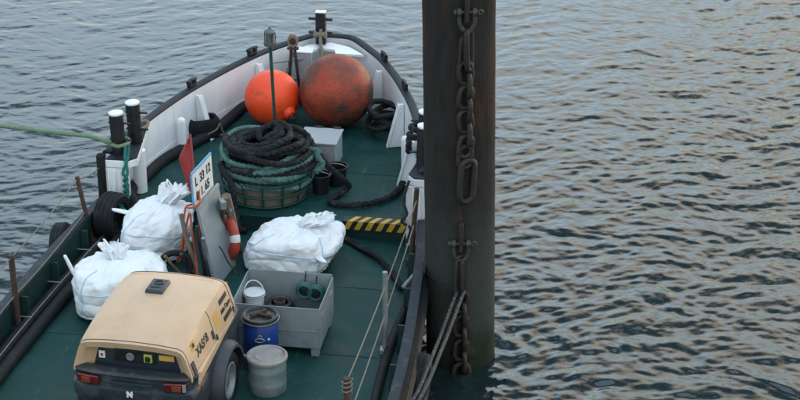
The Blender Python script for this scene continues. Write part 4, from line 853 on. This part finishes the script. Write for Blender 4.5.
# flag
fb = U(203, 262, ZD + .0); fp = thing('red_flag', 'faded red flag hanging from a red pole beside the number sign', 'flag', fb)
ftop = U(190, 134, 2.36) - fb; MB().tube([Z3, ftop * .5, ftop], .014, 8).build('pole', POLER, fp)
cl_ = MB(); rs = []
for i in range(15):
    u = i / 14; p = ftop * (1 - .36 * u); row = []
    wdth = (.02 + .13 * min(1, u / .32)) if u < .32 else .15 * (1 - (u - .32) / .68) ** .75 + .012
    for j in range(9):
        v = j / 8; row.append(p + Vector((-wdth * v, .045 * math.sin(v * 7 + u * 3) * v, -.16 * v * (.4 + u))))
    rs.append(row)
fl = cl_.rings(rs, cap=False, closed=False).build('cloth', FLAG, fp, angle=180); sd = fl.modifiers.new('thickness', 'SOLIDIFY'); sd.thickness = .003
# sticks, tools
def stick(px, py, tx, ty, zt, r, mat, label, name='stick', z0=ZD):
    a = U(px, py, z0); bq = U(tx, ty, zt); a.z = z0
    o = MB().tube([a, a.lerp(bq, .33) + Vector((.012, 0, 0)), a.lerp(bq, .66) - Vector((.008, 0, 0)), bq], lambda t: r * (1.05 - .2 * t), 8).build(name, mat, None, org=a); tag(o, label, 'stick'); return o
stick(200, 290, 181, 214, 1.86, .028, WOOD, 'weathered wooden pole leaning beside the red flag pole')
stick(190, 285, 165, 256, 1.50, .020, WOOD, 'short wooden stick poking out over the compressor on the left')
stick(196, 285, 181, 254, 1.50, .024, DARKM, 'short dark bar poking out beside the weathered wooden pole')
stick(206, 285, 197, 226, 1.80, .022, DARKM, 'dark metal bar standing close behind the grey plate')
stick(210, 282, 203, 238, 1.66, .026, GALV, 'dull grey pipe standing next to the dark metal bar')
rope('orange_line', [U(196, 203, 1.93), U(190, 205, 1.95), U(186, 207, 1.95), U(184, 218, 1.82), U(183, 236, 1.6), U(180, 252, 1.42), U(177, 262, 1.3), U(181, 258, 1.32), U(184, 240, 1.55), U(187, 222, 1.75), U(190, 214, 1.85), U(192, 232, 1.66), U(195, 252, 1.42), U(197, 275, 1.2), U(196, 285, 1.05)], .011, OROPE, 'orange line looped over the sticks left of the grey plate', strands=0)
rope('orange_line', [U(186, 207, 1.94), U(190, 208, 1.96), U(196, 206, 1.97), U(200, 202, 1.99), U(199, 194, 2.03), U(198, 178, 2.17)], .012, OROPE, 'orange line tied round the red flag pole at the sign', strands=0)
hose('hose_loop', [U(174, 268, 1.30) + Vector((.17 * math.cos(a), .05 * math.cos(a) + .03 * math.sin(a), .17 * math.sin(a) + (.0))) for a in np.linspace(-2.9, 6.0, 40)], .035, 'black hose loop standing between the left bags and the sticks')
rope('dark_cord', [U(219, 246, 1.55), U(223, 252, 1.50), U(228, 262, 1.42), U(236, 272, 1.36), U(240, 276, 1.33)], .008, BROPE, 'thin dark cord hanging down across the grey plate', strands=0)
lb = thing('lifebuoy', 'orange lifebuoy with white band standing behind the grey plate', 'lifebuoy', U(227, 262, ZD), 0)
rt = Matrix.Rotation(R(-62), 3, 'Z') @ rotx(R(84))
lbc = Vector((.02, 0, .30)); 
m = MB().torus(lbc,   .20, .058, rt, 48, 16); m.build('ring', LIFE, lb)
for k in range(4):
    a0 = k * math.pi / 2 + .2; rs = []
    for i in range(7):
        a = a0 + .34 * i / 6; rs.append([lbc + rt @ Vector(((.20 + .060 * math.cos(bq)) * math.cos(a), (.20 + .060 * math.cos(bq)) * math.sin(a), .060 * math.sin(bq))) for bq in np.linspace(0, 2 * math.pi, 16, endpoint=False)])
    MB().rings(rs, cap=False).build('white_band', SIGNW, lb)
rs = []
wb = U(238, 252, ZD); bt = U(226, 196, 1.86); bt2 = bt - wb
pk = thing('wooden_fender', 'weathered wooden plank standing behind the lifebuoy', 'plank', wb)
MB().tube([Z3, bt2 * .5 + Vector((.01, 0, 0)), bt2], .055, 6).build('plank', WOOD, pk)
MB().lathe([(.058, -.02), (.064, 0), (.058, .02)], bt2 * .8, 6, align(bt2)).build('metal_strap', GALV, pk)
wb2 = U(226, 258, ZD); bt3 = U(222, 204, 1.80) - wb2; tl2 = thing('tool_pole', 'dark rusty pole with a steel head standing behind the grey plate', 'pole', wb2)
MB().tube([Z3, bt3], .024, 8).build('shaft', RUST, tl2); MB().box(bt3, (.07, .12, .10), rotz(.4)).build('head', GALV, tl2, bevel=.012)

# ------------------------------------------------------------------ compressor
CR = LW(-.19, 9.00, ZD); cp = thing('air_compressor', 'beige and anthracite towable air compressor parked on the aft deck', 'compressor', CR, -A - R(3.2))
zb = .76
ST = [(-.02, 1.085, .470, .585), (.03, 1.105, .478, .595), (.25, 1.135, .480, .60), (.6, 1.16, .480, .60), (.95, 1.165, .478, .60), (1.20, 1.150, .470, .595), (1.36, 1.115, .455, .575), (1.47, 1.05, .435, .545), (1.54, .95, .41, .51), (1.57, .80, .38, .47)]
def sect(y, zt, wt, wb_, z0=zb):
    hgt = zt - z0; half = [(wb_, z0), (wb_ - .004, z0 + .18 * hgt), (wt + .052, zt - .24 * hgt), (wt + .022, zt - .09 * hgt), (wt - .02, zt - .03 * hgt), (wt - .09, zt), (wt * .5, zt + .012), (0, zt + .018)]
    return [Vector((x, y, z)) for x, z in half] + [Vector((-x, y, z)) for x, z in reversed(half[:-1])]
rs = [sect(*s) for s in ST]
m = MB().rings(rs, cap=False, closed=False); n_ = len(rs[0]); m.f.append(tuple((len(rs) - 1) * n_ + j for j in range(n_)))
can = m.build('canopy', BEIGE, cp, angle=28)
# rear surround: beige frame and recessed cheeks round the control panel
outer = sect(-.02, 1.085, .470, .585)
def inner(f, y, dz): return [Vector((p.x * f, y, zb - .02 + (p.z - zb) * .80 + dz)) for p in outer]
MB().rings([outer, [p + Vector((0, -.035, -.010)) for p in outer], inner(.93, -.03, .01), inner(.905, -.015, .01), inner(.72, .095, .0)], cap=False, closed=False).build('rear_surround', BEIGE, cp, angle=35)
MB().rings([inner(.73, .088, .0), inner(.73, .102, .0)], closed=True).build('control_panel', PANEL, cp, smooth=False)
yq = .085
MB().box((-.01, yq - .004, .885), (.40, .012, .13)).build('instrument_plate', BUCKB, cp, bevel=.004)
MB().lathe([(.038, 0), (.042, .01), (.034, .012), (.03, .006), (.003, .006)], (-.06, yq - .011, .885), 24, rotx(math.pi / 2)).build('gauge', GALV, cp)
MB().box((.115, yq - .016, .885), (.085, .02, .09)).build('switch_frame', LIME, cp, bevel=.008); MB().box((.115, yq - .028, .88), (.05, .02, .055)).build('switch', BUCKB, cp, bevel=.008)
MB().box((.295, yq - .003, .90), (.15, .008, .055)).build('warning_sticker', YSTK, cp, bevel=.001)
MB().box((-.285, yq - .003, .965), (.12, .008, .035)).build('warning_sticker', YSTK, cp, bevel=.001)
MB().box((-.345, yq - .003, .875), (.06, .008, .075)).build('label_sticker', WPRINT, cp, bevel=.001)
MB().box((-.345, yq - .009, .87), (.022, .006, .03)).build('label_mark', REDP, cp)
# lower body and bumper
rs = []
for y, w_, z0, z1 in ((.0, .585, .34, zb + .005), (.06, .600, .33, zb + .005), (.5, .607, .33, zb + .004), (1.2, .605, .33, zb + .004), (1.45, .585, .34, zb + .0), (1.62, .50, .40, zb - .03), (1.68, .40, .46, zb - .1)):
    e = .05; rs.append([Vector((x, y, z)) for x, z in ((-w_ + e, z0), (w_ - e, z0), (w_, z0 + e), (w_, z1 - .02), (w_ - .02, z1), (-w_ + .02, z1), (-w_, z1 - .02), (-w_, z0 + e))])
MB().rings(rs).build('lower_body', ANTH, cp, angle=35)
plan = [(-.60, .42), (-.622, .2), (-.622, .05), (-.60, -.03), (-.54, -.085), (-.42, -.112), (-.2, -.125), (0, -.128), (.2, -.125), (.42, -.112), (.54, -.085), (.60, -.03), (.622, .05), (.622, .2), (.60, .42)]
plan = chaikin(plan, 2)
def bring(k, dz): return [Vector((x * k, y * k + .0 if y < 0 else y, dz)) for x, y in plan]
prof = [(.86, .800), (.945, .798), (.98, .792), (.995, .775), (.985, .76), (.965, .75), (.965, .655), (.985, .645), (1.012, .63), (1.015, .56), (1.0, .49), (.97, .46), (.97, .36), (.93, .33)]
def bump_ring(k, z): return [Vector((x * (1 + (k - 1) * .5), (y - (1 - k) * -.9 * max(0, (.3 - y) / .43)) if True else y, z)) for x, y in plan]
MB().rings([bump_ring(k, z) for k, z in prof], cap=False, closed=False).build('bumper', ANTH, cp, angle=50)
for s in (-1, 1):
    yb = -.082
    tlm = MB().box((s * .425, yb - .012, .705), (.215, .045, .085), rotz(s * .12)).build('tail_light', REDL, cp, bevel=.01)
    MB().box((s * .425 + .02 * s, yb - .037, .70), (.09, .012, .055), rotz(s * .12)).build('indicator', ORL, tlm, bevel=.003)
    if s > 0: MB().box((.517, yb - .022, .705), (.032, .018, .075), rotz(.12)).build('reverse_lens', CLR, tlm, bevel=.003)
MB().box((0, -.135, .70), (.42, .012, .035)).build('bumper_groove', PANEL, cp, bevel=.003)
emb = Matrix(((1, 0, 0, 0), (0, 0, -1, 0), (0, 1, 0, 0), (0, 0, 0, 1)))
text('maker_emblem', 'N', .075, WPRINT, cp, Matrix.Translation((-.008, -.146, .60)) @ emb, .006, .003)
MB().box((.022, -.146, .592), (.012, .006, .05), roty(R(25))).build('emblem_bar', REDP, cp); MB().box((-.038, -.146, .61), (.012, .006, .035), roty(R(-20))).build('emblem_bar', BLUEP, cp)
# side: triangular vent ridge, latch, reflector
def side(y, f, out=.004):                       # f 0 at the belt, 1 near the top edge of the canopy side
    zt = float(np.interp(y, [s[0] for s in ST], [s[1] for s in ST])); wt = float(np.interp(y, [s[0] for s in ST], [s[2] for s in ST])); wb_ = float(np.interp(y, [s[0] for s in ST], [s[3] for s in ST]))
    hgt = zt - zb; a = Vector((wb_ - .004, y, zb + .18 * hgt)); b = Vector((wt + .052, y, zt - .24 * hgt)); n = Vector((b.z - a.z, 0, a.x - b.x)).normalized()
    return a.lerp(b, f) + n * out, n
def side_m(y, f, out=.004):
    p, n = side(y, f, out); q, _ = side(y + .05, f, out); xx = (q - p).normalized(); yy = n.cross(xx).normalized()
    return Matrix(((xx.x, yy.x, n.x, p.x), (xx.y, yy.y, n.y, p.y), (xx.z, yy.z, n.z, p.z), (0, 0, 0, 1)))
def side_slab(name, mat, y0, y1, f0, f1, th=.004, skew=0.0):
    pts = [side(y0, f0, .001)[0], side(y1, f0, .001)[0], side(y1 + skew, f1, .001)[0], side(y0 + skew, f1, .001)[0]]; nn = side(y0, .5)[1] * th
    return MB().add(pts + [p + nn for p in pts], [(3, 2, 1, 0), (4, 5, 6, 7), (0, 1, 5, 4), (1, 2, 6, 5), (2, 3, 7, 6), (3, 0, 4, 7)]).build(name, mat, cp, smooth=False)
text('model_lettering', 'XAS68', .118, INK, cp, side_m(.34, .50, .003), .004)
side_slab('logo_bar', INK, .98, 1.24, .80, 1.0, skew=.0); side_slab('logo_bar', INK, .98, 1.24, .06, .26)
text('logo_lettering', 'Atlas Copco', .062, INK, cp, side_m(1.11, .52, .003), .002)
side_slab('faded_sticker', YFADE, .74, .88, .15, .85, .002); side_slab('warning_sticker', YSTK, .10, .20, .82, 1.12, .003)
text('sticker_print', '32', .05, INK, cp, side_m(.15, .97, .0065), .003)
side_slab('side_latch', ANTH, .0, .05, -.1, .5, .012)
MB().add([(.601, .04, zb - .002), (.601, 1.02, zb + .03), (.601, 1.02, zb + .05), (.601, .04, zb + .055), (.640, .06, zb + .0), (.604, 1.0, zb + .032), (.604, 1.0, zb + .048), (.640, .06, zb + .05)], [(3, 2, 1, 0), (4, 5, 6, 7), (0, 1, 5, 4), (1, 2, 6, 5), (2, 3, 7, 6), (3, 0, 4, 7)]).build('belt_ridge', BEIGE, cp, bevel=.006)
MB().box((.625, .10, .62), (.012, .04, .05)).build('side_reflector', ORL, cp, bevel=.003)
MB().box((.455, 1.50, .98), (.02, .03, .045)).build('front_marker', REDP, cp, bevel=.003)
MB().add([(.6, .05, .66), (.6, .05, .80), (.6, 1.22, .79), (.6, 1.22, .77), (.618, .07, .67), (.612, .07, .795), (.607, 1.2, .787), (.608, 1.2, .773)], [(3, 2, 1, 0), (4, 5, 6, 7), (0, 1, 5, 4), (1, 2, 6, 5), (2, 3, 7, 6), (3, 0, 4, 7)]).build('side_wedge', BEIGE, cp, bevel=.004)
for y_ in (.66, 1.33):
    zt_ = [float(np.interp(y_, [q[0] for q in ST], [q[k] for q in ST])) for k in (1, 2, 3)]
    MB().tube([p + Vector((p.x * .003, 0, .0015)) for p in sect(y_, *zt_)][0 if y_ > 1 else 0:None if y_ > 1 else 4], .0035, 6).build('panel_gap', INK, cp)
side_slab('door_latch', ANTH, .60, .64, .10, .45, .014); side_slab('door_hinge', ANTH, .685, .705, -.1, .12, .012); side_slab('door_hinge', ANTH, 1.275, 1.295, -.1, .12, .012)
MB().tube([p + Vector((0, -.004, .001)) for p in outer], .0035, 6).build('panel_gap', INK, cp)
# roof ribs and rubber cover
for x0, x1, y0, y1 in ((.20, .20, .38, 1.22), (.20, .40, 1.22, 1.24), (-.20, -.20, .38, 1.22), (-.20, -.42, 1.22, 1.24)):
    pts = []
    for t_ in np.linspace(0, 1, 12):
        x, y = x0 + (x1 - x0) * t_, y0 + (y1 - y0) * t_; zt = float(np.interp(y, [s[0] for s in ST], [s[1] for s in ST])); pts.append(Vector((x, y, zt + .018 - .018 * abs(x) / .39 - .006)))
    MB().tube(pts, .014, 8).build('roof_rib', BEIGE, cp)
zt = 1.165 + .018
cv = MB().box((-.06, .93, zt + .014), (.185, .27, .035), taper=.92).build('lifting_eye_cover', ANTH, cp, bevel=.012)
MB().torus((-.06, .97, zt + .034), .045, .008, None, 24, 8, sy=.8).build('cover_emboss', ANTH, cv); MB().box((-.06, .875, zt + .033), (.11, .012, .012)).build('cover_emboss', ANTH, cv, bevel=.003)
# wheels, mudguards, drawbar
for s in (-1, 1):
    wh = MB(); Ro, Wd, Ri = .29, .17, .185
    c = Vector((s * .60, .82, .29)); rt = roty(math.pi / 2)
    tp_ = [(Ri, -.07), (Ri + .03, -.085), (Ro - .02, -.082), (Ro, -.055), (Ro, .055), (Ro - .02, .082), (Ri + .03, .085), (Ri, .07)]
    tyr = MB().rings([[c + rt @ Vector((q * math.cos(2 * math.pi * j / 40), q * math.sin(2 * math.pi * j / 40), z)) for j in range(40)] for q, z in tp_], cap=False).build('wheel', RUB, cp)
    MB().lathe([(Ri, -.075), (Ri + .004, .075), (Ri - .02, .078), (Ri - .03, .03), (.08, .02), (.07, .05), (.03, .055), (.003, .055)] if s > 0 else [(Ri, .075), (Ri + .004, -.075), (Ri - .02, -.078), (Ri - .03, -.03), (.08, -.02), (.07, -.05), (.03, -.055), (.003, -.055)], c, 36, rt).build('rim', GALV, tyr)
    rs = []
    for a in np.linspace(R(-12), R(192), 26):
        yy_, zz_ = math.cos(a), math.sin(a); rs.append([Vector((s * x, .82 + yy_ * q, .29 + zz_ * q)) for x, q in ((.52, .345), (.52, .40), (.66, .40), (.715, .365), (.715, .335), (.70, .345))])
    MB().rings(rs).build('mudguard', ANTH, cp, angle=50)
MB().tube([Vector((0, 1.5, .42)), Vector((0, 2.1, .40)), Vector((0, 2.5, .40))], .04, 10).build('drawbar', ANTH, cp)
MB().tube([Vector((0, 1.95, .40)), Vector((0, 1.95, .02))], .03, 10).build('jockey_leg', GALV, cp)
